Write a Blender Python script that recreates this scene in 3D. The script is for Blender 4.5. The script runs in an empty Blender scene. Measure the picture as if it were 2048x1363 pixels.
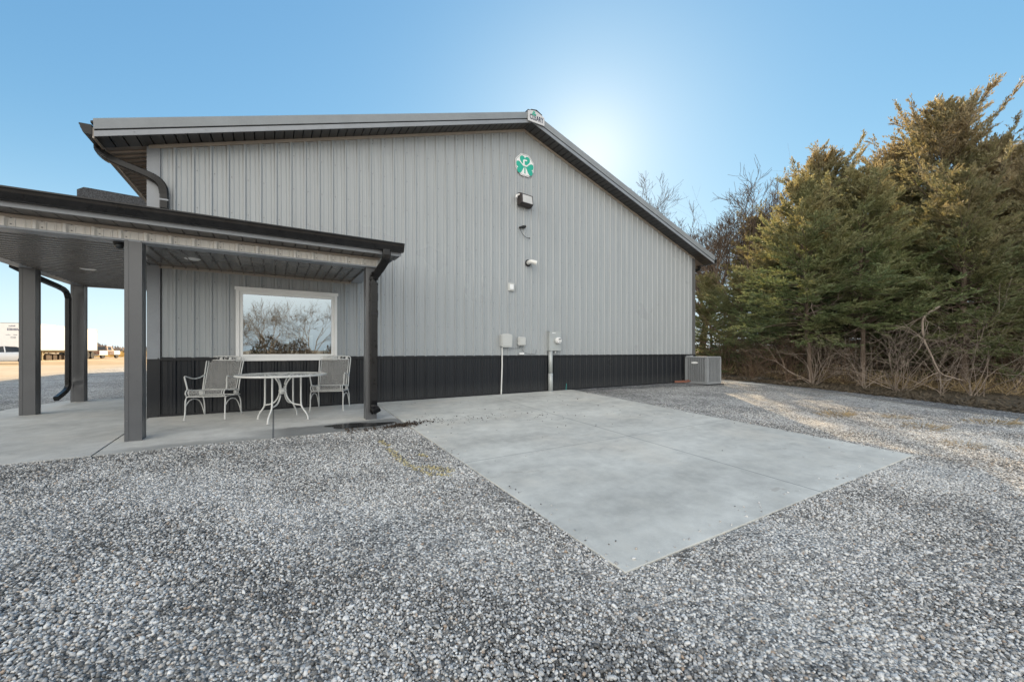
import bpy, math, random
import numpy as np
from mathutils import Vector, Matrix

rnd = random.Random(7)
C = bpy.context.scene.collection
SC = bpy.context.scene
R = math.radians
K = 0.04                      # fall of the paving away from the building

# ------------------------------------------------------------------ mesh helpers
class MB:
    def __init__(s): s.v = []; s.f = []; s.m = []
    def add(s, verts, faces, mi=0):
        o = len(s.v); s.v.extend([tuple(p) for p in verts])
        for f in faces: s.f.append(tuple(i + o for i in f)); s.m.append(mi)
    def box(s, x0, x1, y0, y1, z0, z1, mi=0, M=None):
        P = [(x0,y0,z0),(x1,y0,z0),(x1,y1,z0),(x0,y1,z0),(x0,y0,z1),(x1,y0,z1),(x1,y1,z1),(x0,y1,z1)]
        if M is not None: P = [tuple(M @ Vector(p)) for p in P]
        s.add(P, [(0,3,2,1),(4,5,6,7),(0,1,5,4),(1,2,6,5),(2,3,7,6),(3,0,4,7)], mi)
    def cbox(s, x0, x1, y0, y1, z0, z1, b=0.01, mi=0):
        """box with chamfered edges"""
        V = []; F = []
        cx, cy, cz = (x0+x1)/2, (y0+y1)/2, (z0+z1)/2
        hx, hy, hz = (x1-x0)/2, (y1-y0)/2, (z1-z0)/2
        idx = {}
        def vid(sx, sy, sz, ax):
            k = (sx, sy, sz, ax)
            if k not in idx:
                d = [hx-b, hy-b, hz-b]; d[ax] = [hx, hy, hz][ax]
                idx[k] = len(V); V.append((cx+sx*d[0], cy+sy*d[1], cz+sz*d[2]))
            return idx[k]
        for ax in range(3):
            a, c = [(1,2),(2,0),(0,1)][ax]
            for sg in (1,-1):
                q = []
                for (p, r) in ((-1,-1),(1,-1),(1,1),(-1,1)):
                    t = [0,0,0]; t[ax] = sg; t[a] = p; t[c] = r
                    q.append(vid(*t, ax))
                F.append(tuple(q if sg > 0 else q[::-1]))
        for ax in range(3):
            a, c = [(1,2),(2,0),(0,1)][ax]
            for p in (1,-1):
                for r in (1,-1):
                    q = []
                    for sg in (-1,1):
                        t = [0,0,0]; t[ax] = sg; t[a] = p; t[c] = r
                        q.append((vid(*t, a), vid(*t, c)))
                    f = (q[0][0], q[1][0], q[1][1], q[0][1])
                    F.append(f if p*r < 0 else f[::-1])
        for sx in (1,-1):
            for sy in (1,-1):
                for sz in (1,-1):
                    f = (vid(sx,sy,sz,0), vid(sx,sy,sz,1), vid(sx,sy,sz,2))
                    F.append(f if sx*sy*sz > 0 else f[::-1])
        s.add(V, F, mi)
    def tube(s, pts, rad, sides=6, mi=0, cap=True):
        pts = [Vector(p) for p in pts]; n = len(pts)
        if not hasattr(rad, '__len__'): rad = [rad]*n
        V = []; F = []
        ref = Vector((0.13, 0.21, 1)).normalized()
        d0 = (pts[1]-pts[0]).normalized()
        if abs(d0.dot(ref)) > .9: ref = Vector((1, .1, .2)).normalized()
        for i in range(n):
            d = (pts[min(i+1,n-1)]-pts[max(i-1,0)]).normalized()
            a = d.cross(ref)
            if a.length < 1e-4: a = d.orthogonal()
            a.normalize(); b = a.cross(d).normalized(); ref = b if False else ref
            for k in range(sides):
                t = 2*math.pi*k/sides
                V.append(pts[i] + (a*math.cos(t)+b*math.sin(t))*rad[i])
        for i in range(n-1):
            for k in range(sides):
                k2 = (k+1) % sides
                F.append((i*sides+k, (i+1)*sides+k, (i+1)*sides+k2, i*sides+k2))
        if cap:
            F.append(tuple(range(sides))); F.append(tuple((n-1)*sides+k for k in range(sides))[::-1])
        s.add(V, F, mi)
    def sweep(s, prof, pts, up=(0,0,1), mi=0, cap=True):
        """sweep a closed 2-D profile (side, up) along a path"""
        pts = [Vector(p) for p in pts]; n = len(pts); m = len(prof); up = Vector(up)
        V = []; F = []
        for i in range(n):
            if 0 < i < n-1:
                d = ((pts[i+1]-pts[i]).normalized()+(pts[i]-pts[i-1]).normalized()).normalized()
            else: d = (pts[min(i+1,n-1)]-pts[max(i-1,0)]).normalized()
            a = d.cross(up)
            a = a.normalized() if a.length > 1e-4 else d.orthogonal().normalized()
            b = a.cross(d).normalized()
            for (p, q) in prof: V.append(pts[i] + a*p + b*q)
        for i in range(n-1):
            for k in range(m):
                k2 = (k+1) % m
                F.append((i*m+k, i*m+k2, (i+1)*m+k2, (i+1)*m+k))
        if cap:
            F.append(tuple(range(m))[::-1]); F.append(tuple((n-1)*m+k for k in range(m)))
        s.add(V, F, mi)
    def lathe(s, prof, seg=16, origin=(0,0,0), axis='z', mi=0):
        o = Vector(origin); V = []; F = []
        for (r, h) in prof:
            for k in range(seg):
                t = 2*math.pi*k/seg; c, n = r*math.cos(t), r*math.sin(t)
                V.append(o + (Vector((c,n,h)) if axis == 'z' else Vector((c,h,-n)) if axis == 'y' else Vector((h,c,n))))
        for i in range(len(prof)-1):
            for k in range(seg):
                k2 = (k+1) % seg
                F.append((i*seg+k, i*seg+k2, (i+1)*seg+k2, (i+1)*seg+k))
        F.append(tuple(range(seg))[::-1]); F.append(tuple((len(prof)-1)*seg+k for k in range(seg)))
        s.add(V, F, mi)
    def prism(s, poly, y0, y1, mi=0):
        """polygon in x,z extruded along y"""
        n = len(poly)
        V = [(x,y0,z) for x,z in poly] + [(x,y1,z) for x,z in poly]
        F = [tuple(range(n)), tuple(range(n, 2*n))[::-1]] + [(i, i+n, (i+1) % n+n, (i+1) % n) for i in range(n)]
        s.add(V, F, mi)
    def slab(s, poly, ztop, th, mi=0):
        """polygon in x,y with a height function"""
        n = len(poly)
        V = [(x,y,ztop(x,y)) for x,y in poly] + [(x,y,ztop(x,y)-th) for x,y in poly]
        F = [tuple(range(n)), tuple(range(n,2*n))[::-1]] + [(i, i+n, (i+1) % n+n, (i+1) % n) for i in range(n)]
        s.add(V, F, mi)
    def build(s, name, mats, parent=None, smooth=False):
        me = bpy.data.meshes.new(name)
        me.from_pydata(s.v, [], s.f)
        if not isinstance(mats, (list, tuple)): mats = [mats]
        for m in mats: me.materials.append(m)
        if len(mats) > 1: me.polygons.foreach_set('material_index', s.m)
        if smooth: me.polygons.foreach_set('use_smooth', [True]*len(me.polygons))
        me.update()
        o = bpy.data.objects.new(name, me); C.objects.link(o)
        if parent: o.parent = parent
        return o

def fixn(o):
    import bmesh
    bm = bmesh.new(); bm.from_mesh(o.data); bmesh.ops.recalc_face_normals(bm, faces=bm.faces[:]); bm.to_mesh(o.data); bm.free()
    return o

def np_mesh(name, V, F, mat, parent=None, smooth=False):
    """V (n,3), F (m,k) arrays to one mesh object"""
    me = bpy.data.meshes.new(name)
    n, m, k = len(V), len(F), F.shape[1]
    me.vertices.add(n); me.vertices.foreach_set('co', np.ascontiguousarray(V, dtype=np.float32).ravel())
    me.loops.add(m*k); me.loops.foreach_set('vertex_index', np.ascontiguousarray(F, dtype=np.int32).ravel())
    me.polygons.add(m); me.polygons.foreach_set('loop_start', np.arange(0, m*k, k, dtype=np.int32))
    me.update(calc_edges=True); me.materials.append(mat)
    if smooth: me.polygons.foreach_set('use_smooth', [True]*m)
    o = bpy.data.objects.new(name, me); C.objects.link(o)
    if parent: o.parent = parent
    return o

def tag(o, label, cat, group=None):
    o['label'] = label; o['category'] = cat
    if group: o['group'] = group
    return o
def thing(name, label, cat, loc=(0,0,0), rz=0, group=None):
    o = bpy.data.objects.new(name, None); C.objects.link(o); o.empty_display_size = .2
    o.location = loc; o.rotation_euler = (0,0,rz)
    return tag(o, label, cat, group)
def struct(o, kind='structure'): o['kind'] = kind; return o
def dup(root, loc, rz, label, scale=None, group=None):
    r = root.copy(); C.objects.link(r); r.location = loc; r.rotation_euler = (0,0,rz); r['label'] = label
    if scale is not None: r.scale = scale
    if group: r['group'] = group
    for ch in [c for c in bpy.data.objects if c.parent == root]:
        d = ch.copy(); C.objects.link(d); d.parent = r
        for g in [c for c in bpy.data.objects if c.parent == ch]:
            e = g.copy(); C.objects.link(e); e.parent = d
    return r

# ------------------------------------------------------------------ materials
class NT:
    def __init__(s, name):
        s.mat = bpy.data.materials.new(name); s.mat.use_nodes = True
        s.t = s.mat.node_tree; s.b = s.t.nodes['Principled BSDF']; s.out = s.t.nodes['Material Output']
    def n(s, typ, **kw):
        x = s.t.nodes.new(typ)
        for k, v in kw.items():
            if k.startswith('_'): setattr(x, k[1:], v)
            else:
                key = k.replace('__', ' ')
                x.inputs[int(key[1:]) if key[0] == 'i' and key[1:].isdigit() else key].default_value = v
        return x
    def l(s, a, b): s.t.links.new(a, b)
    def pos(s): return s.n('ShaderNodeNewGeometry').outputs['Position']
    def noise(s, vec, scale, detail=4, rough=.55, w=None):
        x = s.n('ShaderNodeTexNoise', Scale=scale, Detail=detail, Roughness=rough); s.l(vec, x.inputs['Vector']); return x.outputs['Fac']
    def ramp(s, fac, stops, interp='LINEAR'):
        x = s.n('ShaderNodeValToRGB'); x.color_ramp.interpolation = interp
        e = x.color_ramp.elements
        while len(e) < len(stops): e.new(.5)
        for el, (p, c) in zip(e, stops):
            el.position = p; el.color = (*c, 1) if len(c) == 3 else c
        s.l(fac, x.inputs[0]); return x.outputs[0]
    def mix(s, fac, a, b, mode='MIX'):
        x = s.n('ShaderNodeMix', _data_type='RGBA', _blend_type=mode)
        for sock, val in ((x.inputs[0], fac), (x.inputs[6], a), (x.inputs[7], b)):
            if hasattr(val, 'node'): s.l(val, sock)
            elif isinstance(val, (tuple, list)): sock.default_value = (*val, 1) if len(val) == 3 else val
            else: sock.default_value = val
        return x.outputs[2]
    def math(s, op, a, b=None, c=None, clamp=False):
        x = s.n('ShaderNodeMath', _operation=op, _use_clamp=clamp)
        for i, val in enumerate((a, b, c)):
            if val is None: continue
            if hasattr(val, 'node'): s.l(val, x.inputs[i])
            else: x.inputs[i].default_value = val
        return x.outputs[0]
    def sep(s, vec):
        x = s.n('ShaderNodeSeparateXYZ'); s.l(vec, x.inputs[0]); return x.outputs
    def bump(s, h, dist, strength=1):
        x = s.n('ShaderNodeBump', Strength=strength, Distance=dist); s.l(h, x.inputs['Height']); s.l(x.outputs[0], s.b.inputs['Normal'])
    def col(s, c):
        if hasattr(c, 'node'): s.l(c, s.b.inputs['Base Color'])
        else: s.b.inputs['Base Color'].default_value = (*c, 1)
    def set(s, **kw):
        for k, v in kw.items():
            k = k.replace('__', ' ')
            if hasattr(v, 'node'): s.l(v, s.b.inputs[k])
            else: s.b.inputs[k].default_value = v
        return s

def paint(name, c, rough=.4, var=.06, metal=0, bump=0, scale=3, spec=.5):
    """painted or coated surface with faint dirt"""
    t = NT(name); p = t.pos()
    a = t.noise(p, scale, 5); b = t.noise(p, scale*14, 3)
    f = t.math('ADD', t.math('MULTIPLY', a, .7), t.math('MULTIPLY', b, .3))
    lo = tuple(max(0, x*(1-var*2)) for x in c); hi = tuple(min(1, x*(1+var*2)) for x in c)
    t.col(t.ramp(f, [(.3, lo), (.7, hi)]))
    t.set(Roughness=t.ramp(a, [(.3, (rough*.85,)*3), (.7, (rough*1.15,)*3)]), Metallic=metal)
    t.b.inputs['Specular IOR Level'].default_value = spec
    if bump: t.bump(b, bump, .5)
    return t.mat

def siding_mat(name, c, rough=.38, dirt=.0):
    t = NT(name); p = t.pos(); x = t.sep(p)
    cm = t.n('ShaderNodeCombineXYZ')
    t.l(t.math('MULTIPLY', x[0], 5), cm.inputs[0]); t.l(t.math('MULTIPLY', x[1], 5), cm.inputs[1]); t.l(t.math('MULTIPLY', x[2], .35), cm.inputs[2])
    st = t.noise(cm.outputs[0], 1.6, 5, .6); big = t.noise(p, .5, 3); fine = t.noise(p, 60, 3)
    f = t.math('ADD', t.math('MULTIPLY', st, .55), t.math('ADD', t.math('MULTIPLY', big, .3), t.math('MULTIPLY', fine, .15)))
    base = t.ramp(f, [(.3, tuple(v*.9 for v in c)), (.7, tuple(min(1, v*1.08) for v in c))])
    if dirt:   # dust splashed up from the ground
        g = t.math('MULTIPLY', t.math('SUBTRACT', .32, x[2], clamp=True), 2.2)
        g = t.math('MULTIPLY', g, t.math('MULTIPLY', fine, dirt), clamp=True)
        base = t.mix(g, base, (.30,.29,.27))
    t.col(base); t.set(Roughness=t.ramp(big, [(.3,(rough*.96,)*3),(.7,(rough*1.06,)*3)]))
    t.bump(t.noise(cm.outputs[0], .45, 1), .012, .13)
    t.b.inputs['Specular IOR Level'].default_value = (.5 if not dirt else .38)
    return t.mat

M = {}
M['siding'] = siding_mat('siding_paint', (.335,.358,.375), .28)
M['header'] = siding_mat('lit_header_paint', (.72,.70,.67))  # siding panel made paler, ground bounce and sky light put into its tone
M['wains'] = siding_mat('wainscot_paint', (.012,.0145,.019), .28, .22)
M['blacktrim'] = paint('black_trim_paint', (.020,.021,.024), .4, spec=.25)
M['gutter'] = paint('black_gutter_paint', (.013,.013,.014), .3, .2, scale=9, spec=.28)
M['dkgray'] = paint('charcoal_trim_paint', (.115,.118,.124), .34, .05)
M['post'] = paint('post_paint', (.098,.101,.108), .34, .05)
M['ltgray'] = paint('gray_trim_paint', (.25,.27,.30), .38)
M['rake'] = paint('rake_trim_paint', (.25,.275,.30), .38)
M['tan'] = paint('tan_trim_paint', (.36,.32,.28), .4)
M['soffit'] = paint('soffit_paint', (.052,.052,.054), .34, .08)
M['soffit_lit'] = paint('warm_lit_soffit_paint', (.26,.215,.185), .3, .08)  # soffit with warm reflected light painted into its colour
M['ceil'] = paint('ceiling_paint', (.042,.039,.036), .26, .08)
M['ceil'].node_tree.nodes['Principled BSDF'].inputs['Coat Weight'].default_value = .6
M['ceil'].node_tree.nodes['Principled BSDF'].inputs['Coat Roughness'].default_value = .26
M['ceil'].node_tree.nodes['Principled BSDF'].inputs['Coat IOR'].default_value = 1.9
M['ceil_lit'] = M['ceil'].copy(); M['ceil_lit'].name = 'lit_ceiling_paint'  # ceiling copy, lighter and warmer to paint in light reflected off the ground
for e in M['ceil_lit'].node_tree.nodes:
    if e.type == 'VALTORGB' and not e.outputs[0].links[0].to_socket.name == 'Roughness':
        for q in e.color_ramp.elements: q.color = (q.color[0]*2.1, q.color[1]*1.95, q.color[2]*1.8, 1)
M['screw'] = paint('screw_metal', (.16,.16,.17), .4)
M['white'] = paint('white_vinyl', (.78,.78,.77), .35, .03)
M['iron'] = paint('white_iron_paint', (.62,.62,.605), .42, .07, bump=.002, scale=12)
M['plastic'] = paint('beige_plastic', (.50,.51,.50), .5, .03)
M['plasticw'] = paint('white_plastic', (.74,.74,.74), .4, .03)
M['galv'] = paint('galvanised_steel', (.40,.42,.42), .42, .07, .25)
M['pvc'] = paint('white_pvc', (.72,.72,.70), .35, .04)
M['black'] = paint('black_rubber', (.014,.014,.015), .5)
M['bronze'] = paint('bronze_housing', (.045,.036,.034), .45, .1)
M['lens'] = paint('lamp_lens', (.55,.55,.54), .2)
M['acgray'] = paint('ac_paint', (.27,.285,.30), .45, .05)
M['acdark'] = paint('ac_coil', (.055,.06,.065), .5, .15, scale=40)
M['copper'] = paint('copper_pipe', (.22,.09,.06), .45, .1)
M['shingle'] = paint('speckled_roofing', (.05,.052,.057), .95, .95, scale=70, spec=.1)
M['green'] = paint('green_paint', (.02,.40,.29), .35, .04)
M['navy'] = paint('navy_paint', (.015,.02,.06), .35)
M['signwhite'] = paint('sign_white', (.80,.81,.82), .35, .03)
M['room'] = paint('room_paint', (.30,.26,.22), .8)
M['frame'] = paint('wooden_frame', (.40,.36,.30), .5)
M['leafgreen'] = paint('house_plant', (.05,.11,.05), .5)
M['teal'] = paint('teal_wire', (.03,.35,.33), .4)
M['rubber'] = paint('tyre_rubber', (.02,.02,.02), .8)
M['carwhite'] = paint('white_car_paint', (.78,.78,.78), .2, .02)
M['rust'] = paint('faded_red_paint', (.20,.13,.10), .5, .3)
M['trailer'] = paint('trailer_white', (.78,.78,.78), .4, .03)
M['wood'] = paint('sill_wood', (.45,.40,.33), .5, .1)
M['mark'] = paint('faded_lettering', (.10,.11,.17), .6)
M['yellowish'] = paint('underframe_paint', (.30,.24,.14), .7, .2)
M['glassdark'] = paint('dark_glass', (.03,.035,.04), .05, .05)

def pane_mat():
    t = NT('window_glass'); t.t.nodes.remove(t.b)
    tr = t.n('ShaderNodeBsdfTransparent', Color=(.62,.66,.64,1)); gl = t.n('ShaderNodeBsdfGlossy', Roughness=.004, Color=(.78,.90,1,1))
    lw = t.n('ShaderNodeLayerWeight', Blend=.35)
    f = t.math('ADD', t.math('MULTIPLY', lw.outputs['Fresnel'], .4), .30, clamp=True)
    b = t.n('ShaderNodeBump', Strength=.25, Distance=.004); t.l(t.noise(t.pos(), 1.6, 2), b.inputs['Height']); t.l(b.outputs[0], gl.inputs['Normal'])
    mx = t.n('ShaderNodeMixShader'); t.l(f, mx.inputs[0]); t.l(tr.outputs[0], mx.inputs[1]); t.l(gl.outputs[0], mx.inputs[2]); t.l(mx.outputs[0], t.out.inputs[0])
    return t.mat
M['pane'] = pane_mat()

def seg_mask(t, x, segs, width, jit):
    """1 near any of the segments (world x,y), broken up by noise"""
    res = None
    for (ax, ay, bx, by, w) in segs:
        dx, dy = bx-ax, by-ay; L2 = max(dx*dx+dy*dy, 1e-6)
        px = t.math('SUBTRACT', x[0], ax); py = t.math('SUBTRACT', x[1], ay)
        h = t.math('DIVIDE', t.math('ADD', t.math('MULTIPLY', px, dx), t.math('MULTIPLY', py, dy)), L2, clamp=True)
        ex = t.math('SUBTRACT', px, t.math('MULTIPLY', h, dx)); ey = t.math('SUBTRACT', py, t.math('MULTIPLY', h, dy))
        d = t.math('SQRT', t.math('ADD', t.math('MULTIPLY', ex, ex), t.math('MULTIPLY', ey, ey)))
        m = t.math('SUBTRACT', 1, t.math('DIVIDE', d, w*width), clamp=True)
        res = m if res is None else t.math('MAXIMUM', res, m)
    return t.math('MULTIPLY', t.math('GREATER_THAN', res, .02), t.math('GREATER_THAN', t.math('ADD', res, t.math('MULTIPLY', t.math('SUBTRACT', jit, .5), 1.5)), .62))

PAINT = [(2.50,-2.95,2.52,-3.2,.05),(2.50,-3.38,2.52,-3.62,.06),(2.51,-3.66,2.56,-4.2,.055),(2.60,-4.25,2.66,-4.4,.05),(2.68,-4.18,2.83,-4.36,.10),(2.70,-4.42,2.8,-4.5,.05),(2.76,-3.75,2.8,-3.85,.05)]
STONE = [(0,(.10,.10,.098)),(.12,(.17,.17,.168)),(.30,(.285,.284,.278)),(.48,(.41,.408,.40)),(.70,(.58,.577,.563)),(.86,(.72,.716,.70)),(.955,(.48,.45,.41)),(1,(.36,.27,.20))]
def stone_colour(t, r, p, x):
    """stone colours by random value, with dirty and clean patches"""
    macro = t.noise(p, .55, 4, .6); mac2 = t.noise(p, 2.3, 3, .6)
    sh = t.math('ADD', t.math('MULTIPLY', t.math('SUBTRACT', macro, .5), 1.25), t.math('MULTIPLY', t.math('SUBTRACT', mac2, .5), .55))
    rr = t.math('ADD', r, t.math('MULTIPLY', sh, t.math('LESS_THAN', r, .86)))
    rr = t.math('MINIMUM', t.math('MAXIMUM', rr, .02), .99)
    rr = t.mix(t.math('GREATER_THAN', r, .86), t.math('MINIMUM', rr, .88), r)
    c = t.ramp(rr, STONE)
    ym = seg_mask(t, x, PAINT, 1, r)
    return t.mix(t.math('MULTIPLY', ym, .55), c, (.50,.38,.05))

def stone_mat():
    t = NT('gravel_stone'); p = t.pos(); x = t.sep(p)
    oi = t.n('ShaderNodeObjectInfo')
    c = stone_colour(t, oi.outputs['Random'], p, x)
    v = t.noise(p, 130, 3)
    c = t.mix(.35, c, t.ramp(v, [(.25,(.15,.15,.16)),(.75,(.85,.85,.85))]), 'OVERLAY')
    t.col(c); t.set(Roughness=.72); t.bump(v, .003, .5)
    return t.mat
M['stone'] = stone_mat()

def ground_mat():
    t = NT('ground_cover'); p = t.pos(); x = t.sep(p)
    vo = t.n('ShaderNodeTexVoronoi', Scale=72.0); t.l(p, vo.inputs['Vector'])
    vr = t.n('ShaderNodeSeparateColor'); t.l(vo.outputs['Color'], vr.inputs[0])
    grav = stone_colour(t, vr.outputs[0], p, x)
    gap = t.ramp(vo.outputs['Distance'], [(.35,(1,1,1)),(.75,(.30,.30,.30))])
    grav = t.mix(1, grav, gap, 'MULTIPLY')
    sp2 = t.noise(p, 16, 3, .8); sp3 = t.noise(p, 5, 3, .7)
    grav = t.mix(1, grav, t.ramp(t.math('ADD', t.math('MULTIPLY', sp2, .7), t.math('MULTIPLY', sp3, .3)), [(.36,(.55,.55,.55)),(.5,(1.12,1.11,1.09)),(.62,(1.7,1.68,1.64))]), 'MULTIPLY')
    # dry field and bare dirt beyond the yard
    n1 = t.noise(p, .12, 5, .6); n2 = t.noise(p, 1.3, 5, .65); n3 = t.noise(p, 22, 3, .7)
    f = t.math('ADD', t.math('MULTIPLY', n1, .5), t.math('ADD', t.math('MULTIPLY', n2, .3), t.math('MULTIPLY', n3, .25)))
    field = t.ramp(f, [(.36,(.17,.115,.06)),(.47,(.30,.21,.115)),(.55,(.40,.31,.19)),(.66,(.46,.40,.31))])
    dirtg = t.ramp(f, [(.38,(.20,.15,.095)),(.5,(.33,.27,.19)),(.62,(.43,.37,.29))])
    # mask: the gravelled yard round the building, fading out to the left and far back
    yard = t.math('MULTIPLY', t.math('SUBTRACT', t.math('ADD', x[0], t.math('MULTIPLY', t.math('SUBTRACT', n1, .5), 3)), -8.0), .5, clamp=True)
    yard = t.math('MULTIPLY', yard, t.math('SUBTRACT', 1, t.math('MULTIPLY', t.math('SUBTRACT', x[1], 32), .1, clamp=True)))
    yard = t.math('MULTIPLY', yard, t.math('SUBTRACT', 1, t.math('MULTIPLY', t.math('SUBTRACT', x[0], 17), .5, clamp=True)))
    yard = t.math('MULTIPLY', yard, t.math('MULTIPLY', t.math('ADD', x[1], 16.5), .5, clamp=True))
    lot = t.math('SUBTRACT', 1, t.math('MULTIPLY', t.math('SUBTRACT', t.math('ADD', x[1], t.math('MULTIPLY', n2, 8)), 34), .15, clamp=True))
    out = t.mix(lot, field, dirtg)
    t.col(t.mix(yard, out, grav)); t.set(Roughness=.85)
    h = t.math('MULTIPLY', t.math('SUBTRACT', 1, vo.outputs['Distance']), yard)
    t.bump(t.math('ADD', h, t.math('MULTIPLY', n3, .6)), .02, .7)
    return t.mat
M['ground'] = ground_mat()

def concrete_mat(name, base, joints=(), wet=()):
    t = NT(name); p = t.pos(); x = t.sep(p)
    cm = t.n('ShaderNodeCombineXYZ'); t.l(t.math('MULTIPLY', x[0], .45), cm.inputs[0]); t.l(x[1], cm.inputs[1])
    a = t.noise(cm.outputs[0], 1.3, 6, .62); b = t.noise(p, 6, 5, .6); fi = t.noise(p, 120, 3)
    f = t.math('ADD', t.math('MULTIPLY', a, .55), t.math('ADD', t.math('MULTIPLY', b, .33), t.math('MULTIPLY', fi, .12)))
    c = t.ramp(f, [(.38, tuple(v*.74 for v in base)), (.46, tuple(v*.89 for v in base)), (.52, base), (.61, tuple(min(1, v*1.18) for v in base))])
    # rusty scuffs and dirt specks
    sc = t.math('MULTIPLY', t.math('GREATER_THAN', t.noise(cm.outputs[0], 6, 7, .78), .60), t.math('GREATER_THAN', t.noise(p, .8, 2), .52))
    c = t.mix(t.math('MULTIPLY', sc, .28), c, (.22,.17,.13))
    pat = t.noise(p, 2.6, 5, .7)
    c = t.mix(t.math('MULTIPLY', t.math('SUBTRACT', pat, .5, clamp=True), 3, clamp=True), c, tuple(v*k for v, k in zip(base, (1.08,1.06,1.03))))
    wr = t.noise(p, .75, 4, .6)
    c = t.mix(t.math('MULTIPLY', t.math('SUBTRACT', wr, .54, clamp=True), 2.2, clamp=True), c, tuple(v*k for v, k in zip(base, (1.13,1.04,.95))))
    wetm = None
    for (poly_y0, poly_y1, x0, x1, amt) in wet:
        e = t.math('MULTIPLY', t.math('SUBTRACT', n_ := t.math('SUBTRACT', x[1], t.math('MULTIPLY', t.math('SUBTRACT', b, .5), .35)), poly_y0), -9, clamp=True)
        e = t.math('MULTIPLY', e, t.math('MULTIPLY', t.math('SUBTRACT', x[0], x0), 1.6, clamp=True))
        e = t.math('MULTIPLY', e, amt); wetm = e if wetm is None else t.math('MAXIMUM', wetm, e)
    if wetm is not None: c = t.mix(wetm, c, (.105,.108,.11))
    for (ax, val, w, d) in joints:
        m = t.math('LESS_THAN', t.math('ABSOLUTE', t.math('SUBTRACT', x[ax], val)), w)
        c = t.mix(t.math('MULTIPLY', m, d), c, (.06,.07,.085))
    t.col(c); t.set(Roughness=.78 if wetm is None else t.math('SUBTRACT', .78, t.math('MULTIPLY', wetm, .45)))
    t.bump(t.math('ADD', t.math('MULTIPLY', b, .5), fi), .004, .4)
    return t.mat
M['pad'] = concrete_mat('pad_concrete', (.55,.545,.505), [(0,5.60,.006,.75),(1,-4.25,.005,.55)])
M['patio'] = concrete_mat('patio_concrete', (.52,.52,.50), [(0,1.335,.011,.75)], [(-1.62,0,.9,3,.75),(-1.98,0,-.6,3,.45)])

def litter_mat(name, cols, sc=9):
    t = NT(name); p = t.pos()
    f = t.math('ADD', t.math('MULTIPLY', t.noise(p, sc, 6, .7), .7), t.math('MULTIPLY', t.noise(p, 1.1, 3), .3))
    t.col(t.ramp(f, [(.3+.4*i/(len(cols)-1), c) for i, c in enumerate(cols)])); t.set(Roughness=.9); t.bump(f, .06, .8)
    return t.mat
M['floor'] = litter_mat('leaf_litter_floor', [(.022,.018,.012),(.045,.035,.022),(.085,.065,.04),(.05,.052,.024)])
def fine_gravel_mat():
    t = NT('dark_fine_gravel'); p = t.pos()
    vo = t.n('ShaderNodeTexVoronoi', Scale=48.0); t.l(p, vo.inputs['Vector']); vr = t.n('ShaderNodeSeparateColor'); t.l(vo.outputs['Color'], vr.inputs[0])
    f = t.math('ADD', t.math('MULTIPLY', vr.outputs[0], .6), t.math('ADD', t.math('MULTIPLY', t.noise(p, 3, 4, .7), .5), t.math('MULTIPLY', t.noise(p, 17, 3, .8), .4)))
    t.col(t.ramp(f, [(.45,(.055,.056,.058)),(.75,(.125,.127,.13)),(.98,(.22,.222,.22)),(1.12,(.5,.5,.49))])); t.set(Roughness=.9); t.bump(vo.outputs['Distance'], .02, .8)
    return t.mat
M['darkgravel'] = fine_gravel_mat()

M['deadleaf2'] = litter_mat('forest_leaves', [(.035,.028,.02),(.085,.067,.045),(.19,.155,.11)], 25)
def bark_mat(name, c1, c2, sc=6):
    t = NT(name); p = t.pos(); x = t.sep(p)
    cm = t.n('ShaderNodeCombineXYZ'); t.l(x[0], cm.inputs[0]); t.l(x[1], cm.inputs[1]); t.l(t.math('MULTIPLY', x[2], .2), cm.inputs[2])
    f = t.noise(cm.outputs[0], sc*3, 5, .65); t.col(t.ramp(f, [(.3,c1),(.7,c2)])); t.set(Roughness=.9); t.bump(f, .02, .8)
    return t.mat
M['bark'] = bark_mat('cedar_bark', (.07,.05,.038), (.20,.155,.12))
M['barkgray'] = bark_mat('gray_bark', (.09,.075,.065), (.24,.21,.185))
M['barkdark'] = bark_mat('dark_bark', (.05,.038,.03), (.15,.115,.09))
M['twig'] = bark_mat('pale_twig_bark', (.17,.135,.11), (.36,.30,.25))
M['twigdark'] = bark_mat('dark_twig_bark', (.04,.03,.022), (.12,.09,.068))
M['twigbrown'] = bark_mat('brown_twig_bark', (.10,.065,.045), (.24,.16,.11))

def foliage_mat(name, greens, bronze, z0, z1, transl=.35):
    """leaf colour: mottled green, bronzed winter growth increasing towards the top of the tree"""
    t = NT(name)
    tc = t.n('ShaderNodeTexCoord').outputs['Object']; p = t.pos(); x = t.sep(tc)
    n = t.noise(p, 1.1, 4, .6); f = t.noise(p, 17, 2)
    g = t.ramp(t.math('ADD', t.math('MULTIPLY', n, .6), t.math('MULTIPLY', f, .4)), [(.35, greens[0]), (.5, greens[1]), (.65, greens[2])])
    h = t.math('DIVIDE', t.math('SUBTRACT', x[2], z0), z1-z0, clamp=True)
    m = t.math('ADD', t.math('MULTIPLY', h, .9), t.math('MULTIPLY', t.math('SUBTRACT', t.noise(p, .8, 4, .65), .5), 2.2), clamp=True)
    br = t.ramp(f, [(.3, bronze[0]), (.7, bronze[1])])
    c = t.mix(t.math('MULTIPLY', m, .85), g, br)
    t.col(c); t.set(Roughness=.6)
    tl = t.n('ShaderNodeBsdfTranslucent'); t.l(t.mix(1, c, (1.0,.95,.74), 'MULTIPLY'), tl.inputs[0])
    mx = t.n('ShaderNodeMixShader', Fac=transl); t.l(t.b.outputs[0], mx.inputs[1]); t.l(tl.outputs[0], mx.inputs[2]); t.l(mx.outputs[0], t.out.inputs[0])
    return t.mat
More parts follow.
